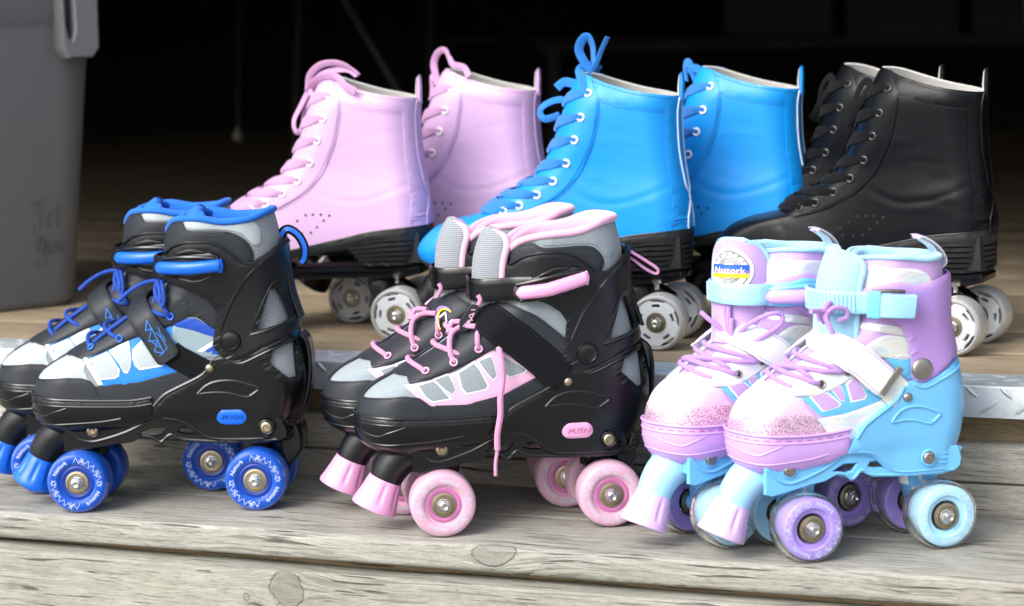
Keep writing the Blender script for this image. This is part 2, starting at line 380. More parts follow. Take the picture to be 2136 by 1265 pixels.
def patch(name, B, poly, off, mat, parent, th=1.4, pad=.5, holes=(), g=4., sides=2, smooth=0, d=3., obj=True):
    dz = lambda q: densify(catmull(q, smooth, True) if smooth else q, d)
    def m2(q):
        if all(len(p) == 2 for p in q): q = dz([p[:2] for p in q]); return np.stack([B.U(q[:, 0], q[:, 1]), q[:, 1]], 1)
        return dz(B.map(q))
    L = [m2(poly)]+[m2(h) for h in holes]
    for q in L:                                             # drop coincident points
        pass
    L = [np.array([p for i, p in enumerate(q) if np.linalg.norm(p-q[i-1]) > .05]) for q in L]
    P, T = tri2d(L, g); bd = boundary(T); n = len(P); onb = np.zeros(n, bool); um = B.umax(P[:, 1])
    seam = (np.abs(P[:, 0]) < .3) | (np.abs(P[:, 0]-um) < .3)
    bd2 = [(a, b) for a, b in bd if not ((np.abs(P[a, 0]) < .3 and np.abs(P[b, 0]) < .3) or (abs(P[a, 0]-um[a]) < .3 and abs(P[b, 0]-um[b]) < .3))] if sides == 2 else bd
    for a, b in bd2: onb[a] = onb[b] = True
    o1 = np.where(onb, off-pad, off); A = B.pt(P[:, 0], P[:, 1], o1); C = B.pt(P[:, 0], P[:, 1], off-th)
    v = np.concatenate([A, C]); f = list(T)+[(b, a, a+n, b+n) for a, b in bd2]
    used = sorted({i for q in f for i in q}); mp = {k: i for i, k in enumerate(used)}; v = v[used]; f = [tuple(mp[i] for i in q) for q in f]
    if sides == 2 and not seam.any():
        a_ = link(name, mesh(name, v, f, mat), parent); link(name, mesh(name, v*[1, -1, 1], [q[::-1] for q in f], mat), parent); return a_
    if sides == 2:
        k = len(v); v = np.concatenate([v, v*[1, -1, 1]]); f = f+[tuple(i+k for i in q[::-1]) for q in f]
    elif sides == -1: v = v*[1, -1, 1]; f = [q[::-1] for q in f]
    if not obj: return v, f
    return link(name, mesh(name, v, f, mat, doubles=.00002 if sides == 2 else 0), parent)
def shell(name, B, z0, z1, mat, parent, nu=90, nv=46, off=0, cut=None, obj=True):
    """the whole surface between heights z0(x) and z1(x)"""
    v = []; f = []
    fr = np.linspace(-1, 1, nu+1)
    for j in range(nv+1):
        t = j/nv; z = np.full(nu+1, 150.)
        for _ in range(6):
            u = fr*B.umax(z); x = B.P(u, z)[:, 0]; z = z0(x)*(1-t)+z1(x)*t
        u = fr*B.umax(z); v.append(B.pt(u, z, off(B.P(u, z), u) if callable(off) else off))
    v = np.array(v); m = nu+1
    for j in range(nv):
        for i in range(nu): f.append((j*m+i, j*m+i+1, (j+1)*m+i+1, (j+1)*m+i))
    if not obj: return v
    return link(name, mesh(name, v.reshape(-1, 3), f, mat, ang=70, doubles=.00003), parent)
def bead(B, path, off, r, side=1, n=6, seg=6, closed=False):
    q = catmull(path, n, closed); u = B.U(q[:, 0], q[:, 1]); um = B.umax(q[:, 1]); k = np.nonzero((u > .3) & (u < um-.3))[0]; a, b = max(k[0]-1, 0), min(k[-1]+2, len(u)); u, z = u[a:b], q[a:b, 1]
    return tube(B.pt(u*side, z, off), r, seg, closed)
def stitches(B, path, off, parent, mat, side=0, pitch=3.2, L=2.0, r=.38, name='stitching', n=8, closed=False):
    mb = MB(); q = catmull(path, n, closed)
    for sd_ in ((1, -1) if side == 0 else (side,)):
        P = B.xz(q[:, 0], q[:, 1], off, sd_); s = np.concatenate([[0], np.cumsum(np.linalg.norm(np.diff(P, axis=0), axis=1))])
        for a in np.arange(0, s[-1]-L, pitch):
            e = [np.array([np.interp(a+k, s, P[:, i]) for i in range(3)]) for k in (0, L/2, L)]
            mb.add(*tube(np.array(e), [r*.5, r, r*.5], 4))
    o = mb.obj(name, mat, parent); o['kind'] = 'stuff'; return o
def text2d(s, size=1., spacing=1., shear=0):
    cu = bpy.data.curves.new('t', 'FONT'); cu.body = s; cu.size = size; cu.align_x = 'CENTER'; cu.align_y = 'CENTER'; cu.resolution_u = 2; cu.space_character = spacing; cu.shear = shear
    o = bpy.data.objects.new('t', cu); col.objects.link(o); dg = bpy.context.evaluated_depsgraph_get(); me = o.evaluated_get(dg).to_mesh()
    v = np.array([p.co[:2] for p in me.vertices]); f = [tuple(p.vertices) for p in me.polygons]; o.to_mesh_clear() if False else None
    bpy.data.objects.remove(o); return v, f
def flip_ok(v, f):
    """make every 2-D face counter-clockwise"""
    out = []
    for q in f:
        a = sum(v[q[i]][0]*v[q[(i+1) % len(q)]][1]-v[q[(i+1) % len(q)]][0]*v[q[i]][1] for i in range(len(q))); out.append(q if a > 0 else q[::-1])
    return out
def text_on(B, s, x, z, size, ang, off, name, mat, parent, side=1, shear=0, th=.3, squash=1., bold=0):
    v, f = text2d(s, size, shear=shear); c, sn = math.cos(ang), math.sin(ang); v = v*[squash, 1]; f = flip_ok(v, f)
    X = x+c*v[:, 0]-sn*v[:, 1]; Z = z+sn*v[:, 0]+c*v[:, 1]
    P = B.xz(X, Z, off, side) if B else np.stack([X, np.full(len(X), off), Z], 1)
    if side == -1: f = [q[::-1] for q in f]
    return link(name, mesh(name, P, f, mat, smooth=False), parent)
def lines2d(segs, wd):
    v = []; f = []
    for (a, b) in segs:
        a = np.array(a, float); b = np.array(b, float); t = (b-a)/(np.linalg.norm(b-a)+1e-9); n = np.array([-t[1], t[0]])*wd/2; k = len(v)
        v += [a-n, b-n, b+n, a+n]; f.append((k, k+1, k+2, k+3))
    return np.array(v), f
def orient(P, Nn, T=(1, 0, 0)):
    """matrix (metres) with local -Y along the outward normal Nn; P in mm"""
    y = -Vector(Nn).normalized(); x = Vector(T); x = (x-y*x.dot(y)).normalized(); z = x.cross(y)
    m = Matrix((x, y, z)).transposed().to_4x4(); m.translation = Vector(P)*.001; return m
SH = {}
def shared(key, fn):
    if key not in SH: SH[key] = fn()
    return SH[key]
def torus_mesh(Rr, r, mat, a=20, b=8):
    t = np.linspace(0, 2*PI, a, endpoint=False); P = np.stack([Rr*np.cos(t), 0*t, Rr*np.sin(t)], 1); v, f = tube(P, r, b, closed=True); return mesh('ring', v, f, mat)
def put(B, name, me, x, z, off, parent, side=1, spin=0):
    u = float(B.U(x, z))*side; P = B.pt(u, z, off); n = B.nrm(np.float64(u), np.float64(z)); return link(name, me, parent, orient(P, n))
def copy_tree(o, parent=None):
    c = o.copy(); col.objects.link(c); c.parent = parent
    if parent is not None: c.matrix_local = o.matrix_local.copy()
    for ch in list(o.children): copy_tree(ch, c)
    return c
# ------------------------------------------------------------------ setting
def wood(name, base=(.40, .40, .375), dark=(.16, .15, .125), warm=(.36, .30, .20), warmth=.25, axis='X', knots=(), sc=1., crack=.8, rough=.8):
    """weathered timber: long grain, checks, stains; knots = (x, v, rx, rv) in object space, v along v_axis"""
    m, t, b = newmat(name)
    tc = N(t, 'ShaderNodeTexCoord'); sp = N(t, 'ShaderNodeSeparateXYZ'); t.links.new(tc.outputs['Object'], sp.inputs[0])
    X, Y, Z = sp.outputs; V = mth(t, 'ADD', Z, mth(t, 'MULTIPLY', Y, .9)); kn = ringv = edge = None
    for (kx, kv, rx, rv) in knots:
        dx = mth(t, 'DIVIDE', mth(t, 'SUBTRACT', X, kx), rx); dv = mth(t, 'DIVIDE', mth(t, 'SUBTRACT', V, kv), rv)
        nn = noise(t, tc.outputs['Object'], 70, 3); d = mth(t, 'SQRT', mth(t, 'ADD', mth(t, 'MULTIPLY', dx, dx), mth(t, 'MULTIPLY', dv, dv))); d = mth(t, 'ADD', d, mth(t, 'MULTIPLY_ADD', nn, .9, -.45))
        g = mth(t, 'POWER', 2.718, mth(t, 'MULTIPLY', mth(t, 'MULTIPLY', d, d), -.35)); V = mth(t, 'MULTIPLY_ADD', mth(t, 'MULTIPLY', dv, g), -rv*.8, V)
        k = N(t, 'ShaderNodeMapRange', interpolation_type='SMOOTHSTEP'); t.links.new(d, k.inputs[0]); k.inputs[1].default_value = 1.3; k.inputs[2].default_value = .75
        rr = mth(t, 'MULTIPLY_ADD', mth(t, 'SINE', mth(t, 'MULTIPLY', d, 22)), .13, mth(t, 'MULTIPLY_ADD', nn, 1.0, -.05))
        kn = k.outputs[0] if kn is None else mth(t, 'MAXIMUM', kn, k.outputs[0]); q = mth(t, 'MULTIPLY', rr, k.outputs[0]); ringv = q if ringv is None else mth(t, 'ADD', ringv, q)
        ed = N(t, 'ShaderNodeMapRange', interpolation_type='SMOOTHSTEP'); t.links.new(mth(t, 'ABSOLUTE', mth(t, 'SUBTRACT', d, 1.02)), ed.inputs[0]); ed.inputs[1].default_value = .10; ed.inputs[2].default_value = .0
        edge = ed.outputs[0] if edge is None else mth(t, 'MAXIMUM', edge, ed.outputs[0])
    wob = noise(t, tc.outputs['Object'], 5*sc, 2); V2 = mth(t, 'MULTIPLY_ADD', wob, .018, V)
    cb = N(t, 'ShaderNodeCombineXYZ'); t.links.new(mth(t, 'MULTIPLY', X, .085), cb.inputs[0]); t.links.new(V2, cb.inputs[1]); t.links.new(mth(t, 'MULTIPLY', Y, .3), cb.inputs[2])
    fib = noise(t, cb.outputs[0], 900*sc, 5, .7); grain = noise(t, cb.outputs[0], 170*sc, 4, .6); band = noise(t, cb.outputs[0], 38*sc, 3, .55)
    cb2 = N(t, 'ShaderNodeCombineXYZ'); t.links.new(mth(t, 'MULTIPLY', X, .045), cb2.inputs[0]); t.links.new(V2, cb2.inputs[1]); ck = noise(t, cb2.outputs[0], 260*sc, 2, .5)
    crackm = ramp(t, ck, [(.345, (1,)), (.375, (0,))]); crackm = mth(t, 'MULTIPLY', crackm, ramp(t, noise(t, tc.outputs['Object'], 11, 3), [(.40, (0,)), (.50, (1,))]))
    stain = noise(t, tc.outputs['Object'], 9*sc, 5, .65); blot = noise(t, coords(t, (.5, 1, 1)), 32, 5, .7)
    c = ramp(t, grain, [(.28, tuple(x*.55 for x in base)), (.44, tuple(x*.92 for x in base)), (.56, base), (.72, tuple(min(1, x*1.28) for x in base))])
    cb3 = N(t, 'ShaderNodeCombineXYZ'); t.links.new(mth(t, 'MULTIPLY', X, .03), cb3.inputs[0]); t.links.new(V2, cb3.inputs[1]); ln = noise(t, cb3.outputs[0], 420*sc, 2, .5); lnm = mth(t, 'MULTIPLY', ramp(t, ln, [(.40, (1,)), (.455, (0,))]), ramp(t, noise(t, tc.outputs['Object'], 7, 2), [(.35, (0,)), (.6, (1,))]))
    c = mixc(t, mth(t, 'MULTIPLY', lnm, .8), c, tuple(x*.9 for x in dark))
    c = mixc(t, ramp(t, band, [(.3, (.45,)), (.6, (0,))]), c, tuple(a*.55+b_*.45 for a, b_ in zip(base, dark)))
    c = mixc(t, mth(t, 'MULTIPLY', ramp(t, stain, [(.42, (0,)), (.68, (1,))]), warmth), c, warm)
    c = mixc(t, mth(t, 'MULTIPLY', ramp(t, blot, [(.5, (0,)), (.75, (1,))]), .45), c, tuple(x*1.5 for x in dark))
    c = mixc(t, mth(t, 'MULTIPLY', ramp(t, fib, [(.38, (1,)), (.52, (0,))]), .6), c, tuple(x*1.2 for x in dark))
    c = mixc(t, mth(t, 'MULTIPLY', crackm, crack), c, (.02, .018, .014))
    h = mth(t, 'ADD', mth(t, 'MULTIPLY', fib, .5), mth(t, 'MULTIPLY', grain, .6)); h = mth(t, 'SUBTRACT', h, mth(t, 'MULTIPLY', crackm, 1.2))
    if kn is not None:
        kc = mixc(t, ringv, tuple(x*.48 for x in base), tuple(x*1.0 for x in dark)); c = mixc(t, mth(t, 'MULTIPLY', kn, .62), c, kc); c = mixc(t, mth(t, 'MULTIPLY', edge, mth(t, 'MULTIPLY', grain, .6)), c, (.05, .045, .035)); h = mth(t, 'SUBTRACT', h, mth(t, 'MULTIPLY', edge, .9))
    vs = N(t, 'ShaderNodeTexVoronoi'); t.links.new(coords(t, (.6, 1, 1)), vs.inputs['Vector']); vs.inputs['Scale'].default_value = 85; sk = ramp(t, vs.outputs['Distance'], [(.035, (1,)), (.075, (0,))]); c = mixc(t, mth(t, 'MULTIPLY', sk, mth(t, 'MULTIPLY', blot, 1.1)), c, (.05, .045, .035))
    mf = noise(t, coords(t, (.35, 1, 1)), 1500, 3, .8); c = mixc(t, mth(t, 'MULTIPLY', ramp(t, mf, [(.42, (1,)), (.56, (0,))]), .35), c, tuple(x*1.9 for x in dark))
    t.links.new(c, b.inputs['Base Color']); b.inputs['Roughness'].default_value = rough; b.inputs['Specular IOR Level'].default_value = .3
    bump(t, b, h, .9, .0013); return m
def plank(name, x0, x1, y0, y1, z0, z1, mat, rad=.004, parent=None, wob=.0008, nx=60, kind=None, seed=0):
    """a board along X with rounded long edges and slightly wandering faces"""
    rg = np.random.default_rng(seed+11); cy, cz = (y0+y1)/2, (z0+z1)/2; hy, hz = (y1-y0)/2, (z1-z0)/2; pr = []
    for sy, sz, a0 in ((1, 1, 0), (-1, 1, 90), (-1, -1, 180), (1, -1, 270)):
        for k in range(5): a = R(a0+k*22.5); pr.append((sy*(hy-rad)+rad*math.cos(a), sz*(hz-rad)+rad*math.sin(a)))
    m = len(pr); v = []; f = []; ph = rg.uniform(0, 6, 8)
    for i in range(nx+1):
        x = x0+(x1-x0)*i/nx
        for k, (py, pz) in enumerate(pr):
            d = wob*(math.sin(x*9+ph[0]+k*.7)+.6*math.sin(x*23+ph[1]+k*1.3)+.4*math.sin(x*51+ph[2]+k*2.1)); v.append((x-x0, py+d*(1 if py > 0 else -1)*.5, pz+d*.5))
    for i in range(nx):
        for k in range(m): f.append((i*m+k, i*m+(k+1) % m, (i+1)*m+(k+1) % m, (i+1)*m+k))
    f.append(tuple(range(m))); f.append(tuple(nx*m+k for k in range(m))[::-1]); f = [q[::-1] for q in f]
    o = link(name, mesh(name, v, f, mat, ang=60, scale=1), parent); o.location = (x0, cy, cz)
    if parent: o.location = (x0, cy, cz)
    return o
DZ0 = .1213; ROOF_Y = .46; X0, X1 = -2.6, 1.2
wood('tread_wood', (.385, .385, .355), (.11, .105, .085), (.40, .36, .28), .2, knots=[(1.805, -.0475, .022, .0115), (1.556, .0027, .012, .0035), (2.42, -.02, .011, .006)])
wood('tread_back_wood', (.385, .38, .35), (.11, .105, .085), (.38, .34, .26), .25)
wood('fascia_wood', (.345, .345, .305), (.11, .11, .09), (.34, .32, .24), .3, knots=[(1.602, .0373, .0165, .018), (1.559, .0273, .0035, .0032), (2.32, .034, .012, .014), (.95, .02, .013, .014)])
wood('riser_wood', (.52, .50, .45), (.16, .15, .125), (.40, .34, .25), .4, crack=1.)
wood('riser_low_wood', (.48, .46, .41), (.15, .14, .115), (.38, .32, .23), .4, crack=1.)
wood('recess_wood', (.36, .28, .17), (.10, .075, .045), (.34, .24, .12), .6)
wood('deck_wood', (.37, .30, .21), (.15, .115, .075), (.42, .33, .21), .35, rough=.7)
st = empty('wooden_step', (0, 0, 0)); st['kind'] = 'structure'
plank('tread_board', X0, X1, -.238, -.1165, -.026, 0, 'tread_wood', .006, st, .0009, seed=1)
plank('tread_board', X0, X1, -.1145, .03, -.026, -.0008, 'tread_back_wood', .003, st, .0006, seed=2)
fb = plank('fascia_board', X0, X1, -.252, -.214, -.175, -.0300, 'fascia_wood', .005, st, .0012, seed=3)
fb.rotation_euler = (0, R(.12), 0)
plank('fascia_board', X0, X1, -.252, -.214, -.325, -.181, 'fascia_wood', .005, st, .0012, seed=31)
plank('fascia_board', X0, X1, -.252, -.214, -.43, -.331, 'fascia_wood', .005, st, .0012, seed=32)
plank('gap_blocker', X0, X1, -.2125, -.19, -.17, -.0268, 'recess_wood', .002, st, .0002, seed=9)  # added board close behind the fascia, keeps light out of the gap
rs = empty('stair_riser', (0, 0, 0)); rs['kind'] = 'structure'
plank('riser_board', X0, X1, 0, .026, .0285, .0655, 'riser_wood', .003, rs, .0006, seed=4)
plank('riser_board', X0, X1, .002, .026, -.004, .0268, 'riser_low_wood', .0025, rs, .0005, seed=5)
plank('backing_board', X0, X1, .017, .035, .05, .098, 'recess_wood', .002, rs, .0004, seed=6)
dk = empty('wooden_deck', (0, 0, 0)); dk['kind'] = 'structure'
y = .0375; k = 0
while y < 3.4:
    plank('deck_board', X0-1.5, X1+.6, y, y+.138, DZ0-.028, DZ0, 'deck_wood', .003, dk, .0003, 30, seed=20+k); y += .1415; k += 1
# diamond-plate nosing
def dplate():
    m, t, b = newmat('aluminium_plate'); v = coords(t); n = noise(t, v, 26, 5, .65); n2 = noise(t, coords(t, (.2, 1, 1)), 300, 4, .7)
    b.inputs['Metallic'].default_value = .45
    c = mixc(t, n, (.42, .48, .52), (.62, .66, .68)); c = mixc(t, mth(t, 'MULTIPLY', ramp(t, noise(t, v, 60, 5, .7), [(.5, (0,)), (.7, (1,))]), .5), c, (.34, .36, .36))
    t.links.new(c, b.inputs['Base Color']); t.links.new(mth(t, 'MULTIPLY_ADD', n, .35, .28), b.inputs['Roughness']); bump(t, b, mth(t, 'ADD', n, mth(t, 'MULTIPLY', n2, .4)), .35, .0012)
dplate()
ns = empty('diamond_plate_nosing', (0, -.0254, DZ0)); ns['kind'] = 'structure'
pr = [(.063, 0), (.002, 0), (.0006, -.0005), (0, -.002), (0, -.0297), (.0022, -.0297), (.0022, -.0022), (.063, -.0022)]; v = []; f = []
for i in range(41):
    for a, b_ in pr: v.append((X0+(X1-X0)*i/40, a, b_+.0035))
for i in range(40):
    for k in range(8): f.append((i*8+k, i*8+(k+1) % 8, (i+1)*8+(k+1) % 8, (i+1)*8+k))
link('plate_angle', mesh('plate_angle', v, f, 'aluminium_plate', ang=50, scale=1), ns)
def lug():
    v = []; f = []; n = 9
    for i in range(n):
        t = -1+2*i/(n-1); wd = .0022*math.sqrt(max(0, 1-t*t))+.0001; h = .0015*(1-t*t)
        v += [(t*.0105, 0, -wd), (t*.0105, -h, -wd*.4), (t*.0105, -h, wd*.4), (t*.0105, 0, wd)]
    for i in range(n-1):
        for k in range(3): f.append((i*4+k, i*4+k+1, (i+1)*4+k+1, (i+1)*4+k))
    return mesh('lug', v, [q for q in f], 'aluminium_plate', ang=60, scale=1)
lg = lug(); pitch = .0315; cnt = 0
for i in range(int((X1-X0-.9)/pitch)):
    x = -1.62+i*pitch
    if x > .25: break
    for (dx, zz, an) in ((0, -.0195, 38), (pitch/2, -.0065, -42), (pitch/2, -.031+.004, -35)):
        if zz < -.024: continue
        o = link('lug', lg, ns, Matrix.Translation((x+dx, 0, zz+.0035)) @ Matrix.Rotation(R(-an), 4, 'Y'))
        if abs(zz+.0065) < .001: o.scale = (.75, 1, .9)
    for (dx, yy, an) in ((0, .014, 35), (pitch/2, .033, -35), (0, .052, 35)):
        o = link('lug', lg, ns, Matrix.Translation((x+dx, yy, .0035)) @ Matrix.Rotation(R(-90), 4, 'X') @ Matrix.Rotation(R(an), 4, 'Y'))
# dark store behind and the ground in front
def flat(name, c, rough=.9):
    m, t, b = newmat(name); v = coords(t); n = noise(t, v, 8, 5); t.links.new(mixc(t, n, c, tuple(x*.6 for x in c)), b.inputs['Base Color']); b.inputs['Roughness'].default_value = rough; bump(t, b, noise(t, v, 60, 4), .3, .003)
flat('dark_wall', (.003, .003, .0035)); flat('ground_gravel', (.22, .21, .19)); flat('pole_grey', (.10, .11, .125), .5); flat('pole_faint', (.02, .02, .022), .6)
def box(name, x0, x1, y0, y1, z0, z1, mat, parent=None):
    v = [(x, y, z) for x in (x0, x1) for y in (y0, y1) for z in (z0, z1)]; f = [(0, 1, 3, 2), (4, 6, 7, 5), (0, 4, 5, 1), (2, 3, 7, 6), (0, 2, 6, 4), (1, 5, 7, 3)]
    return link(name, mesh(name, v, f, mat, smooth=False, scale=1), parent)
for n_, a in (('back_wall', (-4.6, 2.2, 3.6, 3.7, -.3, 2.2)), ('left_wall', (-4.3, -4.2, .45, 3.6, -.3, 2.2)), ('right_wall', (1.9, 2.0, .45, 3.6, -.3, 2.2)), ('ceiling', (-4.6, 2.2, ROOF_Y, 3.7, .62, .9))):  # ceiling is out of view, lowered to darken the back of the deck
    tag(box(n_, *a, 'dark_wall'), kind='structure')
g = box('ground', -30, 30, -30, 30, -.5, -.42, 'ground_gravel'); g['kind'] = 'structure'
tag(box('sky_blocker', -4.6, 2.2, ROOF_Y-.05, ROOF_Y, .50, 1.35, 'dark_wall'), kind='structure')  # unseen beam, hung low to cut the sky light reaching the deck
# ------------------------------------------------------------------ tall quad skates (adult)
BT = Body([(74, -52, 214, 30, 30), (80, -66, 215, 32, 30), (86, -75, 216, 34, 30), (93, -79, 217, 31, 30), (99, -79.5, 217.5, 30, 30), (109, -74, 218, 31, 30), (116, -67, 218, 33, 30), (121, -61, 218, 38, 30),
           (126, -50, 218, 40, 30), (130, -37, 218, 40, 30), (134, -17, 218, 38, 30), (139, -6, 217, 36, 30), (145, 2, 216.5, 34, 30), (153, 14, 215.5, 34, 30), (165, 36, 214, 34, 30), (178, 54, 212, 34, 30), (195, 66, 210, 36, 31),
           (214, 75, 208.5, 38, 32), (233, 81, 208, 40, 33), (255, 90, 209, 42, 34), (272, 97, 210, 42, 34), (286, 104, 211, 42, 34)],
          [-80, -40, 0, 50, 100, 150, 190, 220], [74, 86, 100, 125, 150, 180, 215, 250, 286],
          [[33, 39, 38, 32, 27, 27, 28, 26], [40, 46, 46, 40, 32, 31, 31, 29], [44, 49, 49, 43, 34, 33, 33.5, 31], [42, 46.5, 46, 41, 35, 34, 34, 32], [30, 36, 38, 38, 35, 34, 34, 32],
           [28, 30, 33, 35, 35, 33, 32, 30], [28, 30, 32, 36, 38, 35, 33, 30], [28, 30, 32, 36, 39, 37, 34, 31], [18, 19, 21, 24, 25, 24, 24, 24]])
bz_x = [-90, -66, -41, 0, 63, 110, 160, 197, 235]; bz_z = [91, 88, 85, 89, 96, 105, 116, 120, 122]
def zbot(x): return np.interp(x, bz_x, bz_z)
def zrim(x): return cubic1([90, 103, 112, 135, 163, 190, 212, 225], [286, 284, 282.5, 274.5, 266.5, 261.5, 258.5, 258], x)
def wheel_adult():
    tyre = mesh('tyre', *lathe([(24.6, -14.2), (26.2, -15.2), (28, -14.2), (29, -11), (29.2, 0), (29, 11), (28, 14.2), (26.2, 15.2), (24.6, 14.2), (24.4, 0), (24.6, -14.2)], 56), 'clear_urethane', ang=50)
    holes = []
    for k in range(5):
        a = k*2*PI/5+.35
        o = [(19.2*math.cos(a+t), 19.2*math.sin(a+t)) for t in np.linspace(-.23, .23, 5)]+[(16.2*math.cos(a+t), 16.2*math.sin(a+t)) for t in np.linspace(.23, -.23, 5)]; holes.append(o)
    o = [(24.2*math.cos(t)*(1 if (k//6) % 2 else .90), 24.2*math.sin(t)*(1 if (k//6) % 2 else .90)) for k, t in enumerate(np.linspace(0, 2*PI, 60, endpoint=False))]
    v, f = prism(o, -13.6, 13.6, holes+[[(10.6*math.cos(t), 10.6*math.sin(t)) for t in np.linspace(0, 2*PI, 24, endpoint=False)]], .5)
    core = mesh('core', v, f, 'milky_core')
    mb = MB(); mb.add(*lathe([(10.8, -10.5), (10.8, -13.2), (9.2, -13.4), (8.8, -12.6), (5.6, -12.6), (5.2, -13.2), (4.0, -13.2)], 30)); mb.add(*lathe([(4.0, 13), (10.8, 13), (10.8, 10)], 30))
    bear = mesh('bearing', mb.v, mb.f, 'brass_steel')
    mb = MB(); mb.add(*lathe([(6.6, -13.3), (6.6, -14.0), (4, -14.1)], 6*4)); mb.add(*lathe([(6.2, -14), (6.2, -16.6), (5.4, -18.2), (3.6, -18.6)], 6)); mb.add(*lathe([(3.9, -18.5), (3.5, -20.2), (2.6, -20.6), (1.4, -20.0), (0.0, -19.8)], 16))
    nut = mesh('axle_nut', mb.v, mb.f, 'steel', ang=25)
    return tyre, core, bear, nut
def wheels_adult(root, axles, t=.042, r=.0292):
    ty, co, be, nu = shared('wheel_adult', wheel_adult)
    for x in axles:
        for s in (-1, 1):
            m = Matrix.Translation((x, s*t, r)) @ Matrix.Rotation(0 if s < 0 else PI, 4, 'Z') @ Matrix.Rotation(random.uniform(0, 6), 4, 'Y')
            wh = link('wheel', ty, root, m)
            for n, me in (('core', co), ('bearing', be), ('axle_nut', nu)): link(n, me, wh)
EY = [(120.5, 263), (113, 239), (105.5, 216), (95.5, 192), (80.5, 173), (63, 159), (44, 148), (27, 142)]
SEAM = [(133, 257), (132, 246), (127, 222), (117, 197), (101, 172), (84, 156), (60, 143), (38, 136), (20, 132.5)]
def crease(seed):
    """soft folds pressed into the ankle of the upper"""
    rg = random.Random(seed); L = [([(236, 176), (205, 168), (180, 158), (155, 151), (130, 150), (108, 158), (92, 172)], .32, 3.0)]
    for _ in range(5):
        x, z = rg.uniform(125, 190), rg.uniform(150, 232); a = rg.uniform(-.35, .35); l = rg.uniform(18, 34)
        L.append(([(x-l*math.cos(a), z-l*math.sin(a)-2), (x, z+rg.uniform(-3, 3)), (x+l*math.cos(a), z+l*math.sin(a)-2)], rg.uniform(.05, .14), rg.uniform(2.5, 4.5)))
    for _ in range(4):
        x = rg.uniform(15, 60); z = 118+rg.uniform(-6, 12); L.append(([(x-10, z+6), (x, z+1), (x+12, z-6)], rg.uniform(.1, .25), 2.5))
    L = [(catmull(p, 10), a, w_) for p, a, w_ in L]
    def f(P, u):
        o = np.zeros(len(P)); 
        for c, a, w_ in L:
            d = np.hypot(P[:, None, 0]-c[None, :, 0], P[:, None, 2]-c[None, :, 1]); k = np.argmin(d, 1); dm = d[np.arange(len(P)), k]; t = k/(len(c)-1); en = np.clip(np.minimum(t, 1-t)*6, 0, 1)
            o += en*(-a*np.exp(-(dm/w_)**2)+.55*a*np.exp(-((dm-w_*2.2)/(w_*1.6))**2))
        fade = np.clip((212-P[:, 0])/10, 0, 1)*np.clip((252-P[:, 2])/10, 0, 1); return o*fade
    return f
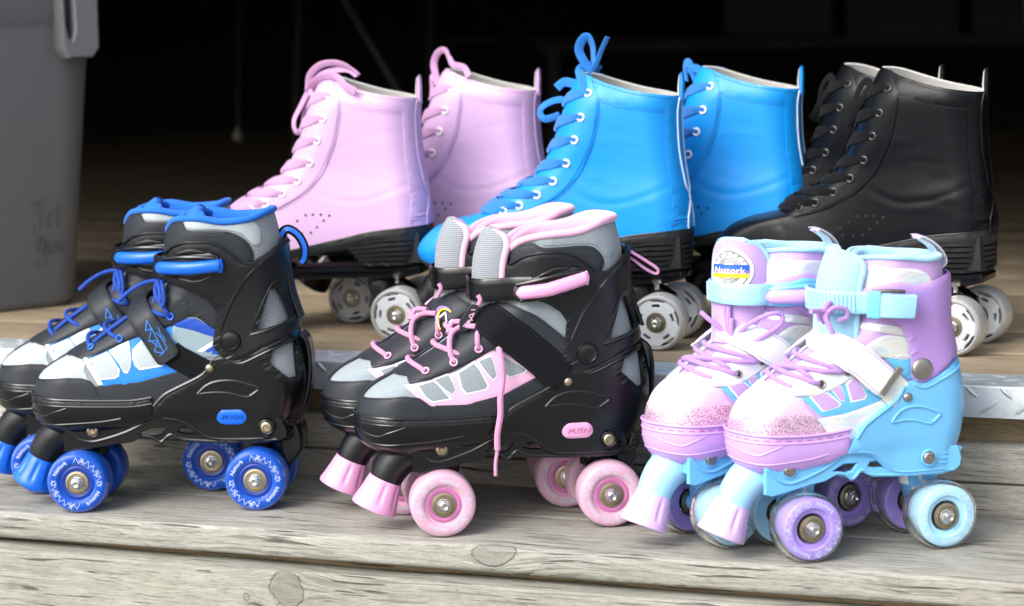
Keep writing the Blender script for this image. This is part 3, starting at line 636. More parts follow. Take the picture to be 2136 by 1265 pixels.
def make_boot(pal, bow=None, ney=8):
    root = empty(pal['name'], (0, 0, 0)); L, TH, LC = pal['leather'], pal['thread'], pal['lace']
    up = shell('upper', BT, lambda x: zbot(x)-2, zrim, L, root, 150, 100, crease(pal['seed']))
    # lining: inner face of the shaft
    v = shell('', BT, lambda x: 205+0*x, zrim, None, None, 60, 10, -3.2, obj=False); f = []; m = 61
    for j in range(10):
        for i in range(60): f.append((j*m+i, (j+1)*m+i, (j+1)*m+i+1, j*m+i+1))
    k = len(v.reshape(-1, 3)); vo = shell('', BT, lambda x: 205+0*x, zrim, None, None, 60, 10, 0.1, obj=False)[-1]
    allv = np.concatenate([v.reshape(-1, 3), vo]); f += [(10*m+i, k+i, k+i+1, 10*m+i+1) for i in range(60)]
    link('lining', mesh('lining', allv, f, pal['lining'], ang=70, doubles=.00003), root)
    link('insole', mesh('insole', *prism([(a, 0) for a in (0, 1)] and [(112, 206), (180, 206), (180, 208), (112, 208)], -22, 22), pal['lining']), root)
    # panels
    rimpts = [(x, float(zrim(x))-.4) for x in (224, 212, 195, 175, 155, 135, 120, 110)]
    patch('collar_band', BT, [(133, 257), (150, 252.5), (170, 248), (195, 245), (219, 243)]+rimpts[:1]+rimpts[1:-1]+[(121, 280)], 1.0, L, root, g=4.5, smooth=0)
    stay = [(133, 257)]+SEAM[1:]+[(10, 138), (-2, 141), (3, 145, 'u'), (7, 150, 'u'), (8, 170, 'u'), (8, 195, 'u'), (9, 220, 'u'), (10, 250, 'u'), (11, 281, 'u'), (112, 282), (121, 280.2)]
    patch('eyelet_stay', BT, stay, 1.5, L, root, th=1.6, pad=.6, g=4)
    patch('toe_cap', BT, [(-90, 80), (-90, 125), (-30, 140), (-7, 139.5), (2, 136), (10, 127), (18, 112), (20, 92), (-20, 84)], .8, L, root, g=4.5, pad=.4)
    patch('back_stay', BT, [(203, 121), (204.5, 150), (202, 170), (199, 190), (198, 215), (198, 257.5), (230, 257), (230, 119)], 1.3, L, root, g=4)
    mb = MB()
    for s in (1, -1): mb.add(*bead(BT, [(208.3, 257), (206.5, 240), (206.8, 215), (208.5, 195), (212, 172), (216, 150), (216, 121)], 1.5, .9, s))
    mb.obj('back_piping', pal['piping'], root)
    # heel tab standing above the rim
    tab = prism([(209, 252), (212.4, 252), (212.4, 262), (212.8, 272), (212.2, 281), (210.9, 283), (209.6, 280), (208.9, 268)], -4, 4, bev=.9)
    o = link('pull_tab', mesh('pull_tab', *tab, pal['tab']), root)
    tab = prism([(206.8, 252), (208.9, 252), (208.4, 266), (209.2, 281), (208, 278), (206.6, 266)], -3.6, 3.6, bev=.4); link('tab_lining', mesh('tab_lining', *tab, pal['lining']), o)
    # tongue
    v = []; f = []; zz = np.linspace(150, 284, 20); ww = np.linspace(-1, 1, 15)
    for k, z in enumerate(zz):
        for q in ww:
            u = q*(17+6*k/19); p = BT.pt(np.float64(u), np.float64(min(z, 281)), -1.0 if z < 270 else -1-((z-270)*.25)); p[2] += max(0, z-281); v.append(p)
    for k in range(19):
        for i in range(14): f.append((k*15+i+1, k*15+i, (k+1)*15+i, (k+1)*15+i+1))
    link('tongue', mesh('tongue', v, [q[::-1] for q in f], L), root)
    # stitching
    st = [p for p in SEAM]
    stitches(BT, [(p[0]-2.2, p[1]+.8) for p in st], 1.7, root, TH, r=.55); stitches(BT, [(p[0]+1.2, p[1]-1.4) for p in st[1:]], .3, root, TH, r=.5)
    stitches(BT, [(135, 254.5), (150, 250), (170, 245.7), (195, 242.8), (210, 241)], .35, root, TH, r=.5)
    stitches(BT, [(118, 278), (135, 271), (163, 263), (190, 258.5), (204, 256)], 1.25, root, TH, r=.5)
    stitches(BT, [(3, 132), (12, 124), (17, 112), (19, 100)], .4, root, TH)
    # perforations and eyelets
    hl = shared('hole', lambda: mesh('hole', *lathe([(1.35, -.25), (1.0, -.34), (0, -.36)], 10), 'hole_dark'))
    mb = MB()
    for s in (1, -1):
        for x, z in [(88, 135), (96, 135.6), (105, 135.6), (114.5, 134.5), (108, 129), (100, 122), (93, 116), (83, 115.2), (72.5, 116), (62, 117.5), (70, 123), (78.5, 129)]:
            m = orient(BT.xz(np.float64(x), np.float64(z), .2, s), BT.nrm(BT.U(x, z)*s, np.float64(z)))
            mb.add([m @ (Vector(vv.co)) * 1000 for vv in hl.vertices], [tuple(q.vertices) for q in hl.polygons])
    o = mb.obj('perforations', 'hole_dark', root); o['kind'] = 'stuff'
    ring = shared('eyelet_'+pal['eyelet'], lambda: torus_mesh(3.5, 1.15, pal['eyelet'])); dk = shared('eyehole', lambda: mesh('eyelet_hole', *lathe([(2.9, .2), (0, .1)], 16), 'hole_dark'))
    for s in (1, -1):
        for x, z in EY[:ney]:
            e = put(BT, 'eyelet', ring, x, z, 1.9, root, s); link('eyelet_hole', dk, e)
    # lace
    mb = MB()
    for k, (x, z) in enumerate(EY[:ney]):
        for s in (1, -1):
            u0 = float(BT.U(x, z)); dn = (9, 10, 10, 9, 6, 3, 1, 0)[k]; lift = random.uniform(2.6, 3.8)
            q = [(u0*1.02, z+.3, 1.6), (u0*.93, z, 2.9), (u0*.76, z-dn*.15, 3.2), (u0*.42, z-dn*.55, lift), (0, z-dn, lift+.6), (-u0*.35, z-dn-1, 1.6)]
            P = []; Nn = []
            for a, b, o_ in q:
                a *= s; b = min(b, 281); P.append(BT.pt(np.float64(a), np.float64(b), o_+(0 if s > 0 else 1.3))); Nn.append(BT.nrm(np.float64(a), np.float64(b)))
            P = catmull(P, 6); Nn = catmull(Nn, 6); n = len(P); t_ = np.linspace(0, 1, n); tw = np.interp(t_, [0, .2, .45, 1], [.1, -.35, -.15, 0])
            T, N_, B_ = frames(P, False, Nn); Nn = N_*np.cos(tw)[:, None]+B_*np.sin(tw)[:, None]
            mb.add(*sweep(P, Nn, np.interp(t_, [0, .12, .3, .5, 1], [4.6, 5.2, 8.0, 11.5, 11.5]), 1.1, crown=.12))
    def band(pts, w=8., tw0=0, tw1=0, nvec=(0, -1, .2)):
        P = np.array(catmull(pts, 7)); P[:, 2] = np.where(P[:, 2] > 284, 284+(P[:, 2]-284)*.82, P[:, 2]); n = len(P); Nn = np.tile(np.array(nvec, float), (n, 1)); T, N_, B_ = frames(P, False, Nn); a = np.linspace(tw0, tw1, n)*.95; w = np.asarray(w)*.86
        mb.add(*sweep(P, N_*np.cos(a)[:, None]+B_*np.sin(a)[:, None], w, 1.0, crown=.2))
    for b in (bow or []): band(**b)
    mb.obj('lace', LC, root)
    # sole
    bx = np.array([-80, -66, -41, 0, 63, 100, 130, 160, 197, 230.]); top = [(x, float(zbot(x))) for x in [-90]+list(bx)]; 
    bot = [(230, 111), (190, 109), (150, 104), (128, 97), (100, 93.5), (63, 86.5), (0, 79), (-41, 76), (-62, 77.5), (-90, 80)]
    patch('sole', BT, top+bot, 2.2, 'black_rubber', root, th=4, pad=.8, g=5)
    mb = MB()
    for s in (1, -1): mb.add(*bead(BT, [(p[0], p[1]+.3) for p in top[1:]], 1.6, 1.0, s, 4))
    mb.obj('welt', 'black_rubber', root)
    for k in range(6):
        z1 = 112.5-k*5.4; xa = 131+k*3.2
        dzz = -.11*(0) ; P_ = [(xa, z1-3.9-8*(1-k/7)), (xa, z1-8*(1-k/7)), (180, z1-2), (232, z1-.2), (232, z1-4.1), (180, z1-5.6)]
        patch('heel_lift', BT, P_, 2.6-.12*k, 'black_rubber', root, th=7, pad=1.0, g=6)
    heel = prism([(140, 106), (160, 111), (212, 116), (213, 82), (150, 81), (137, 92)], -27, 27); link('heel_block', mesh('heel_block', *heel, 'black_rubber'), root)
    ins = prism([(-60, 80), (-30, 78), (20, 81), (70, 89), (120, 96), (150, 104), (210, 114), (210, 118), (150, 112), (0, 92), (-60, 90)], -26, 26); link('midsole', mesh('midsole', *ins, 'black_rubber'), root)
    # chassis
    v, f = prism([(-38, 79), (-30, 80), (30, 80), (60, 76), (210, 79.5), (213, 76), (212, 70), (196, 66), (60, 63), (-30, 64), (-40, 70)], -24, 24, bev=1.5); pl = link('plate', mesh('plate', v, f, 'black_plastic'), root)
    for y in (-25.2, 25.2): link('plate_rib', mesh('plate_rib', *prism([(-30, 74), (60, 73), (205, 76), (205, 73), (60, 70), (-30, 71)], y-1.2, y+1.2, bev=.5), 'black_plastic'), pl)
    for x0, sg in ((0, 1), (192, -1)):
        mb = MB(); mb.add(*prism([(x0-9, 40), (x0+9*1, 44), (x0+sg*22+6, 66), (x0+sg*22-8, 66), (x0-7, 52)] if sg > 0 else [(x0+9, 40), (x0-9, 44), (x0-28, 66), (x0-14, 66), (x0+7, 52)], -10, 10, bev=1.5))
        mb.add(*tube([(x0, -26, 29), (x0, -12, 31), (x0, 0, 34), (x0, 12, 31), (x0, 26, 29)], [5, 7, 10, 7, 5], 14)); tr = mb.obj('truck', 'black_plastic', root)
        cx = x0+sg*34; ax = np.array([-sg*.32, 0, -.95]); P0 = np.array([cx, 0, 63])
        c = [tuple(P0+ax*d) for d in (0, 2, 9, 16, 22, 26)]; link('cushion', mesh('cushion', *tube(c, [13, 15, 15.5, 14.5, 13.5, 10], 24), 'black_rubber'), tr)
        c = [tuple(P0+ax*d) for d in (-2.5, .0, 1.5)]; link('washer', mesh('washer', *tube(c, [15, 17, 14], 24), 'steel'), tr)
        link('axle', mesh('axle', *tube([(x0, -58, 29.2), (x0, 58, 29.2)], 3.2, 12), 'steel'), tr)
    for x, z in ((186, 66), (-6, 63)): link('adjusting_nut', mesh('adjusting_nut', *tube([(x, -26, z-6), (x, -26, z-1), (x, -26, z+.5), (x, -26, z+4)], [2.4, 2.6, 5, 5], 6), 'steel', ang=20), root)
    c = [(-44, 0, 72), (-52, 0, 64), (-60, 0, 55)]; link('stopper_stem', mesh('stopper_stem', *tube(c, [8, 8, 8], 16), 'steel'), root)
    ax = np.array([-.55, 0, -.83]); P0 = np.array([-55, 0, 62]); c = [tuple(P0+ax*d) for d in (0, 2, 8, 22, 28, 29)]; link('toe_stopper', mesh('toe_stopper', *tube(c, [17, 19.5, 20, 22, 21, 17], 28), 'black_plastic_soft', ang=60), root)
    wheels_adult(root, (0, .192)); return root
BOW_PINK = [dict(pts=[(96, -16, 262), (88, -8, 268), (84, 2, 262), (86, 6, 268)], w=7),
            dict(pts=[(86, -4, 266), (90, -8, 285), (104, -14, 298), (122, -20, 301), (138, -24, 296), (150, -26, 284)], w=9, tw0=.2, tw1=1.2),
            dict(pts=[(150, -26, 284), (138, -20, 292), (118, -14, 291), (100, -8, 284), (88, -2, 268)], w=9, tw0=.6, tw1=.2),
            dict(pts=[(86, -4, 266), (98, -16, 278), (112, -24, 284), (128, -32, 283), (140, -40, 274), (152, -43, 268)], w=10, tw0=.9, tw1=.3),
            dict(pts=[(86, -4, 268), (76, -2, 252), (68, -4, 236), (70, -6, 224), (78, -8, 224)], w=9, tw0=.4, tw1=1.0),
            dict(pts=[(86, -2, 268), (80, 2, 250), (77, 4, 238), (79, -4, 226)], w=8, tw0=.4, tw1=.0)]
BOW_PINK2 = [dict(pts=[(96, -10, 266), (90, -4, 290), (96, -6, 306), (106, -10, 309), (112, -14, 296)], w=9, tw0=.3, tw1=.9),
             dict(pts=[(112, -14, 298), (118, -20, 290), (132, -26, 286), (140, -34, 276)], w=9, tw0=.6, tw1=.2),
             dict(pts=[(96, -8, 268), (86, 0, 276), (84, 4, 262), (84, 0, 250)], w=8, tw0=.3, tw1=.9)]
BOW_BLUE = [dict(pts=[(120, -34, 263), (112, -26, 276), (106, -14, 287), (112, -4, 292), (122, 6, 286)], w=11, tw0=.4, tw1=.5),
            dict(pts=[(118, -6, 284), (110, -8, 296), (104, -8, 312), (108, -8, 325), (114, -8, 328), (118, -6, 316), (118, -4, 300), (118, -4, 288)], w=11, tw0=.5, tw1=.9),
            dict(pts=[(118, -8, 286), (124, -10, 298), (128, -10, 310), (136, -12, 328)], w=6, tw0=.6, tw1=.9),
            dict(pts=[(98, -6, 272), (86, -4, 274), (78, -6, 268)], w=11, tw0=.0, tw1=.1),
            dict(pts=[(96, -6, 252), (80, -6, 256), (64, -8, 250), (60, -8, 242), (66, -10, 236), (82, -10, 240)], w=9, tw0=.3, tw1=.5)]
BOW_BLUE2 = [dict(pts=[(98, -8, 268), (88, -4, 290), (84, -2, 283), (84, 2, 268)], w=9, tw0=.3, tw1=.9), dict(pts=[(112, -12, 270), (98, -10, 282), (90, -6, 276)], w=10)]
BOW_BLACK = [dict(pts=[(112, -22, 268), (96, -14, 266), (84, -8, 254), (72, -4, 236)], w=9, tw0=.3, tw1=.8), dict(pts=[(98, -10, 262), (86, -6, 252), (76, -10, 236), (66, -10, 226)], w=9, tw0=.6, tw1=.2),
             dict(pts=[(94, -10, 262), (84, 2, 270), (74, 4, 258), (72, 0, 240), (66, -4, 222)], w=9, tw0=.2, tw1=.9), dict(pts=[(92, -8, 258), (82, -16, 246), (74, -14, 230), (78, -8, 222)], w=8)]
PINKB = dict(name='roller_skate', seed=3, leather='pink_leather', thread='thread_pink', lace='pink_flat_lace', lining='white_fleece', piping='pink_leather', tab='pink_leather', eyelet='white_enamel')
BLUEB = dict(PINKB, seed=8, leather='blue_leather', thread='thread_blue', lace='bright_blue_flat_lace', tab='blue_leather', piping='pale_print')
BLACKB = dict(PINKB, seed=21, leather='black_leather', thread='thread_dark', lace='black_flat_lace', tab='black_leather', piping='black_leather', eyelet='black_enamel')
DZ = .1213
def place(o, x, y, z, deg, label, group, cat='roller skate'):
    o.location = (x, y, z); o.rotation_euler = (0, 0, R(deg)); tag(o, label, cat, group); return o
gb = 'tall lace-up boot skates on the deck'
p1 = make_boot(PINKB, BOW_PINK); p2 = make_boot(PINKB, BOW_PINK2)
place(p1, -1.249, .1493, DZ, 8, 'tall pink leather boot skate nearest the grey bin, lace in a big drooping bow', gb)
place(p2, -1.164, .290, DZ, 5.7, 'tall pink boot skate behind the drooping-bow one, a small lace loop at its top', gb)
b1 = make_boot(BLUEB, BOW_BLUE); b2 = make_boot(BLUEB, BOW_BLUE2)
place(b1, -.9535, .1597, DZ, 4.5, 'tall bright blue boot skate with rounded toe showing and lace bow sticking up', gb)
place(b2, -.857, .2786, DZ, 2.3, 'tall bright blue boot skate half hidden behind the one with the upright bow', gb)
k1 = make_boot(BLACKB, BOW_BLACK); k2 = make_boot(BLACKB, BOW_BLACK)
place(k1, -.6443, .2254, DZ, -6.7, 'tall black boot skate at the right whose whole side is in view', gb)
place(k2, -.706, .322, DZ, -8.5, 'tall black boot skate mostly hidden behind the nearer black one', gb)
# ------------------------------------------------------------------ adjustable children's quad skates
K_ROWS = [(62, 0, 208, 28, 26), (72, -15, 210, 30, 26), (78, -29, 211, 31, 26), (88, -44, 212, 33, 27), (98, -48, 216, 34, 28), (110, -48, 219, 34, 28), (120, -46, 221, 34, 29), (130, -42, 221, 34, 29), (139, -33, 220, 34, 29), (148, -18, 219, 34, 30),
          (160, 2, 216, 33, 30), (174, 26, 212, 33, 30), (186, 45, 209, 34, 30), (196, 60, 207, 35, 31), (210, 77, 204, 36, 32), (222, 86, 203, 37, 33), (240, 89, 203, 38, 34), (260, 90, 202, 38, 34), (275, 94, 199, 38, 34), (292, 101, 195, 38, 34)]
K_WX = [-50, -20, 10, 50, 100, 140, 180, 222]; K_WZ = [62, 76, 88, 100, 125, 145, 170, 200, 235, 292]
K_WT = [[14, 18, 22, 27, 30, 30.5, 31, 28], [22, 27, 29, 30, 31, 31, 31, 28], [32, 36, 37, 36, 33, 31, 31, 29], [34, 38, 39, 38.5, 35.5, 33, 32, 30], [32, 37, 38.5, 38.5, 36, 33.5, 33, 31], [28, 33, 36, 38, 36, 34, 34, 32], [26, 28, 31, 34, 35.5, 34.5, 34, 32],
        [26, 27, 29, 32, 36, 36, 35, 33], [26, 27, 29, 33, 37, 40, 38, 34], [28, 28, 30, 34, 40, 44, 42, 36]]
def wheel_kid(pal):
    U = pal['tyre']
    tyre = mesh('tyre', *lathe([(13.2, -10), (14, -12.6), (17.6, -12.8), (18.4, -14.6), (20, -15.6), (26, -15.6), (28.4, -14.2), (29.8, -11.5), (30.2, -6), (30.3, 0), (30.2, 6), (29.8, 11.5), (28.4, 14.2), (26, 15.6), (20, 15.6), (18.4, 14.6), (17.6, 12.8), (14, 12.6), (13.2, 10), (13.2, -10)], 60), U, ang=50)
    if pal.get('clear_half'):
        tyre = mesh('tyre', *lathe([(27.2, -14.6), (28.6, -13.8), (29.8, -11.5), (30.3, 0), (29.8, 11.5), (28.6, 13.8), (27.2, 14.6), (27.2, -14.6)], 60), 'clear_shell', ang=50)
        core = mesh('core', *lathe([(13, -10), (14, -12.6), (17.6, -12.8), (18.6, -15.4), (25.5, -15.6), (27, -14.2), (27.1, 14.2), (25.5, 15.6), (14, 12.6), (13, 10), (13, -10)], 48), U, ang=50)
    else: core = mesh('core', *lathe([(10.9, -12), (13.6, -13.2), (15.6, -13.4), (16.6, -12.6), (16.8, 12.6), (13.6, 13.2), (10.9, 12), (10.9, -12)], 40), pal['core'], ang=50)
    mb = MB(); mb.add(*lathe([(11.4, -9), (11.4, -13.4), (9.4, -13.8), (9.0, -12.9), (6, -12.7), (5.6, -13.6), (3.6, -13.8)], 32)); mb.add(*lathe([(3.6, 13.6), (11.4, 13.4), (11.4, 9)], 32)); bear = mesh('bearing', mb.v, mb.f, 'brass_steel')
    mb = MB(); mb.add(*lathe([(6.6, -13.6), (6.6, -14.3), (4, -14.5)], 20)); mb.add(*lathe([(6.4, -14.3), (6.4, -17.0), (5.6, -18.4), (4.4, -18.8)], 6)); mb.add(*lathe([(4.5, -18.6), (4.1, -20.4), (3.0, -20.9), (1.8, -20.1), (0.0, -19.9)], 16)); nut = mesh('axle_nut', mb.v, mb.f, 'steel', ang=25)
    # printed ring: the maker's word twice, with rows of triangles and stars between
    mb = MB()
    def polar(v, r0, a0): return np.array([[-(r0+y)*math.cos(a0+x/r0)*1, -15.95, (r0+y)*math.sin(a0+x/r0)] for x, y in v])
    tv, tf = text2d('Nattork', 5.6); tf = flip_ok(tv, tf)
    for a0 in (R(38), R(218)):
        P = np.array([((22.6+y)*math.cos(PI-a0-x/22.6), -15.9, (22.6+y)*math.sin(PI-a0-x/22.6)) for x, y in tv]); mb.add(P, tf)
    sg = []
    for a0 in (R(100), R(150), R(175), R(280), R(330), R(355)):
        c = np.array([22.8*math.cos(PI-a0), 22.8*math.sin(PI-a0)])
        if int(math.degrees(a0)) % 100 in (0, 80, 50, 30):
            for q in range(3): d = np.array([math.cos(q*PI/3+a0), math.sin(q*PI/3+a0)])*3.6; sg.append((c-d, c+d))
        else:
            tr = [c+np.array([math.cos(q*2*PI/3+a0), math.sin(q*2*PI/3+a0)])*3.2 for q in range(3)]; sg += [(tr[i], tr[(i+1) % 3]) for i in range(3)]
    for a in np.arange(78, 172, 15): 
        for off in (0, 180):
            t1, t2 = PI-R(a+off), PI-R(a+off+15); m_ = (t1+t2)/2; sg += [((20.4*math.cos(t1), 20.4*math.sin(t1)), (25.6*math.cos(m_), 25.6*math.sin(m_))), ((25.6*math.cos(m_), 25.6*math.sin(m_)), (20.4*math.cos(t2), 20.4*math.sin(t2)))]
    v, f = lines2d(sg, .34); mb.add(np.stack([v[:, 0], np.full(len(v), -15.9), v[:, 1]], 1), f)
    pr = mesh('wheel_print', mb.v, mb.f, pal['print'], smooth=False)
    return tyre, core, bear, nut, pr
def kid_wheels(root, st, axles, t=34, which=None):
    i = 0
    for x in axles:
        for s in (-1, 1):
            pal = st['wheels'][i % len(st['wheels'])]; i += 1
            ms = shared('wheel_'+pal['key'], lambda: wheel_kid(pal)); a = st['spin'][i % 4]
            m = Matrix.Translation((x*.001, s*t*.001, .0303)) @ Matrix.Rotation(0 if s < 0 else PI, 4, 'Z') @ Matrix.Rotation(a, 4, 'Y'); wh = link('wheel', ms[0], root, m)
            for n, me in zip(('core', 'bearing', 'axle_nut', 'wheel_print'), ms[1:]): link(n, me, wh)
def toe_stop(root, fx, horn, cap):
    P = catmull([(-2, 0, 80), (-16, 0, 76), (-30, 0, 68), (-39, 0, 58), (-44.5, 0, 47)], 5); P[:, 0] += fx(0)
    n = len(P); h = link('stopper_arm', mesh('stopper_arm', *tube(P, np.interp(np.linspace(0, 1, n), [0, .5, 1], [20, 18, 15.2]), 28), horn), root)
    ax = np.array([-.42, 0, -.907]); ax /= np.linalg.norm(ax); e1 = np.array([ax[2], 0, -ax[0]]); e1 /= np.linalg.norm(e1); e2 = np.array([0, 1., 0]); P0 = np.array([fx(0)-44.0, 0, 48.0]); v = []; f = []; seg = 120
    prof = [(0, 14.0, 0), (.4, 15.8, 0), (3, 16.3, .2), (5, 16.8, 1), (12, 18.0, 1), (19, 19.5, 1), (22, 20.3, .6), (24.5, 20.9, 0), (28.5, 21.8, 0), (30, 21.4, 0), (30.5, 20, 0), (29.5, 18, 0), (29.5, 0.01, 0)]
    for d, r, fl in prof:
        for k in range(seg):
            a = 2*PI*k/seg; g = max(0, math.cos(a*8))**2; rr = r-(1.5*g*fl); v.append(P0+ax*d+(e1*math.cos(a)+e2*math.sin(a))*rr)
    for i in range(len(prof)-1):
        for k in range(seg): f.append((i*seg+k, (i+1)*seg+k, (i+1)*seg+(k+1) % seg, i*seg+(k+1) % seg))
    return link('toe_stopper', mesh('toe_stopper', v, f, cap, ang=50), root)
def make_kid(S):
    root = empty('quad_skate', (0, 0, 0)); bx, bz, fx = S['bx'], S['bz'], S['fx']; kx = bx(1.)-bx(0.)
    rows = [(r[0], r[1]+S.get('low', 0)*math.exp(-((r[0]-160)/20)**2))+tuple(r[2:]) for r in K_ROWS]
    B = Body(rows, K_WX, K_WZ, K_WT, bx, bz, S.get('wy', 1.)); q = lambda pts: [(bx(p[0]), bz(p[1]))+tuple(p[2:]) for p in pts]; F = lambda pts: [(fx(p[0]), p[1]) for p in pts]
    SH_, FR, CU = S['shell'], S['frame'], S['cuff']; TH = S['thread']
    rim = S['rim']; rz = lambda x: cubic1([p[0] for p in rim], [p[1] for p in rim], x)
    S['rz'] = rz
    up = shell('upper', B, lambda x: 92+0*x, rz, S['base'], root, 96, 60)
    k10 = 8; v = shell('', B, lambda x: bz(232)+0*x, rz, None, None, 60, k10, -8.5, obj=False); f = []; m = 61
    vb = shell('', B, lambda x: bz(232)+0*x, lambda x: rz(x)+1.5, None, None, 60, k10, -5, obj=False)[-1]; vo = shell('', B, lambda x: bz(232)+0*x, rz, None, None, 60, k10, 0.2, obj=False)[-1]
    allv = np.concatenate([v.reshape(-1, 3), vb+[0, 0, 2.0], vo]); n0 = len(v.reshape(-1, 3))
    for j in range(k10):
        for i in range(60): f.append((j*m+i, (j+1)*m+i, (j+1)*m+i+1, j*m+i+1))
    for a, b in ((k10*m, n0), (n0, n0+m)):
        for i in range(60): f.append((a+i, b+i, b+i+1, a+i+1))
    link('lining', mesh('lining', allv, f, S['lining'], ang=80, doubles=.00003), root)
    link('insole', mesh('insole', *prism(q([(122, 228), (175, 228), (175, 230), (122, 230)]), -19, 19), S['lining']), root)
    loop = vo[:-1]; top = loop+np.array([0, 0, .6]); tr = catmull(top[::2], 3, True); link('collar_trim', mesh('collar_trim', *tube(tr, S.get('trim_r', 3.0), 10, closed=True), S['trim']), root)
    # ---- printed and sewn panels
    for nm, poly, off, mat, kw in S['panels']: patch(nm, B, poly, off, mat, root, **kw)
    for path, off, mat, kw in S['stitch']: stitches(B, path, off, root, mat, **kw)
    # ---- toe cup
    cup_top = S['cup_top']; ct = cup_top
    patch('sole_shell', B, [(bx(-60), ct[0][1]+1)]+ct+[(fx(76), 112), (fx(76), 92), (fx(55), 84.5), (fx(20), 80), (fx(-8), 76), (bx(-60), 76)], 3.6, SH_, root, th=4.5, pad=1.2, g=4)
    mb = MB()
    for s in (1, -1):
        mb.add(*bead(B, ct, 3.9, 1.3, s)); mb.add(*bead(B, [(p[0], p[1]-6.2) for p in ct], 3.7, .85, s))
    mb.obj('welt', SH_, root)
    mb = MB(); cb = lambda P_: [(bx(a), b_) for a, b_ in P_]
    for s in (1, -1):
        mb.add(*bead(B, cb([(-60, 102), (-50, 101.5), (-42, 98), (-31, 95.5), (-22, 98.5), (-8, 103)]), 3.6, .8, s)); mb.add(*bead(B, cb([(-60, 92.5), (-50, 92), (-40, 89.5), (-24, 88), (0, 88.5), (25, 90), (45, 93)]), 3.6, .8, s))
    mb.obj('sole_ridge', SH_, root)
    nt_ = MB()
    for s in (1, -1):
        qq = catmull([(p[0], p[1]-3.6) for p in ct], 8); P = B.xz(qq[:, 0], qq[:, 1], 3.6, s); L = np.concatenate([[0], np.cumsum(np.linalg.norm(np.diff(P, axis=0), axis=1))])
        for a in np.arange(4, L[-1]-6, 9.5):
            e = np.array([[np.interp(a+k, L, P[:, i]) for i in range(3)] for k in (0, 5)]); nt_.add(*tube(e, .55, 5))
    o = nt_.obj('welt_notches', S['notch'], root); o['kind'] = 'stuff'
    # ---- heel shell with its windows
    hs = [(75, 92), (78, 105), (89, 116), (105, 124), (127, 135), (138, 149), (150, 153), (164, 149), (185, 159), (206, 169), (240, 177), (240, 84), (240, 76), (205, 66), (182, 64.5), (135, 66), (119, 74), (102, 87), (84, 91)]
    win = [(196, 158), (212, 161), (214, 128), (207, 128), (192, 144)]
    hsm = [(fx(a) if b < 100 else bx(a), bz(b)) for a, b in hs]
    patch('heel_shell', B, hsm, 5.6, FR, root, th=5, pad=1.3, g=4, holes=[q(win)] if S.get('windows', True) else [q([(209, 163), (217, 166), (219, 128), (216, 126)])])
    mb = MB()
    for s in (1, -1):
        mb.add(*bead(B, q([(121, 115), (130, 123), (142, 127), (158, 127), (172, 123), (181, 119), (172, 112)]), 5.6, 1.5, s)); mb.add(*bead(B, q([(123, 115), (138, 116), (152, 115), (163, 112), (171, 111)]), 5.6, 1.3, s))
        mb.add(*bead(B, [(hsm[i][0], hsm[i][1]-1) for i in (1, 2, 3, 4, 5)], 5.4, 1.8, s)); mb.add(*bead(B, q([(150, 148), (164, 144), (186, 153), (208, 163)]), 5.6, 1.2, s))
        mb.add(*bead(B, [(fx(a), b) for a, b in [(86, 93), (102, 90), (118, 79), (134, 70.5), (182, 69.5), (203, 72), (209, 84)]], 5.3, 1.2, s))
    mb.obj('shell_ridge', FR, root)
    # ---- chassis rails
    rail = F([(-14, 88), (-15, 60), (-8, 57.5), (8, 60), (37, 65), (52, 67), (64, 71.5), (73, 70), (82, 65), (92, 72.5), (105, 67), (152, 64.5), (197, 65.5), (204, 70), (206, 78), (202, 88), (150, 92), (75, 98), (0, 90)])
    wins = [F([(60, 75.5), (72, 80.5), (88, 81), (82, 74.5), (74, 73)]), F([(102, 80.5), (112, 81), (121, 77), (123, 75), (105, 75.5), (99, 77)])]
    for s in (-1, 1): link('frame_rail', mesh('frame_rail', *prism(rail, *sorted((s*34.5*S.get('ry', 1), s*29.5*S.get('ry', 1))), holes=wins, bev=1.1), FR), root)
    mb = MB()
    for s in (-1, 1):
        for P_ in ([(-12, 82), (-6, 77), (2, 71), (13, 68.5), (27, 71), (49, 78), (66, 86), (78, 90), (100, 88), (118, 80)], [(64, 74), (74, 72), (82, 67.5), (92, 74.5), (105, 69.5), (150, 67), (196, 68)]):
            c = catmull([(fx(a), s*34.8*S.get('ry', 1), b) for a, b in P_], 5); mb.add(*tube(c, 1.5, 6))
    mb.obj('rail_ridge', FR, root)
    mb = MB(); mb.add(*prism(F([(-12, 84), (-12, 66), (36, 68), (200, 70), (206, 84), (100, 92)]), -29, 29, bev=1)) if False else mb.add(*prism(F([(-12, 88), (-12, 68), (52, 72), (60, 84), (60, 92)]), -29.5, 29.5, bev=1)).add(*prism(F([(128, 92), (130, 71), (200, 69), (208, 86)]), -29.5, 29.5, bev=1))
    mb.add(*prism(F([(60, 88), (60, 83), (130, 83), (130, 88)]), -20, 20, bev=1)); mb.obj('chassis', FR, root)
    tail = [(196, 92), (211, 92), (214, 82), (218, 72), (218, 60), (216, 52), (204, 38), (198, 44), (196, 60)]
    if S.get('tail', True): link('tail_block', mesh('tail_block', *prism(F(tail), -19, 19, bev=3, smooth=3), FR), root)
    ax = S.get('axles', (0, 175)); 
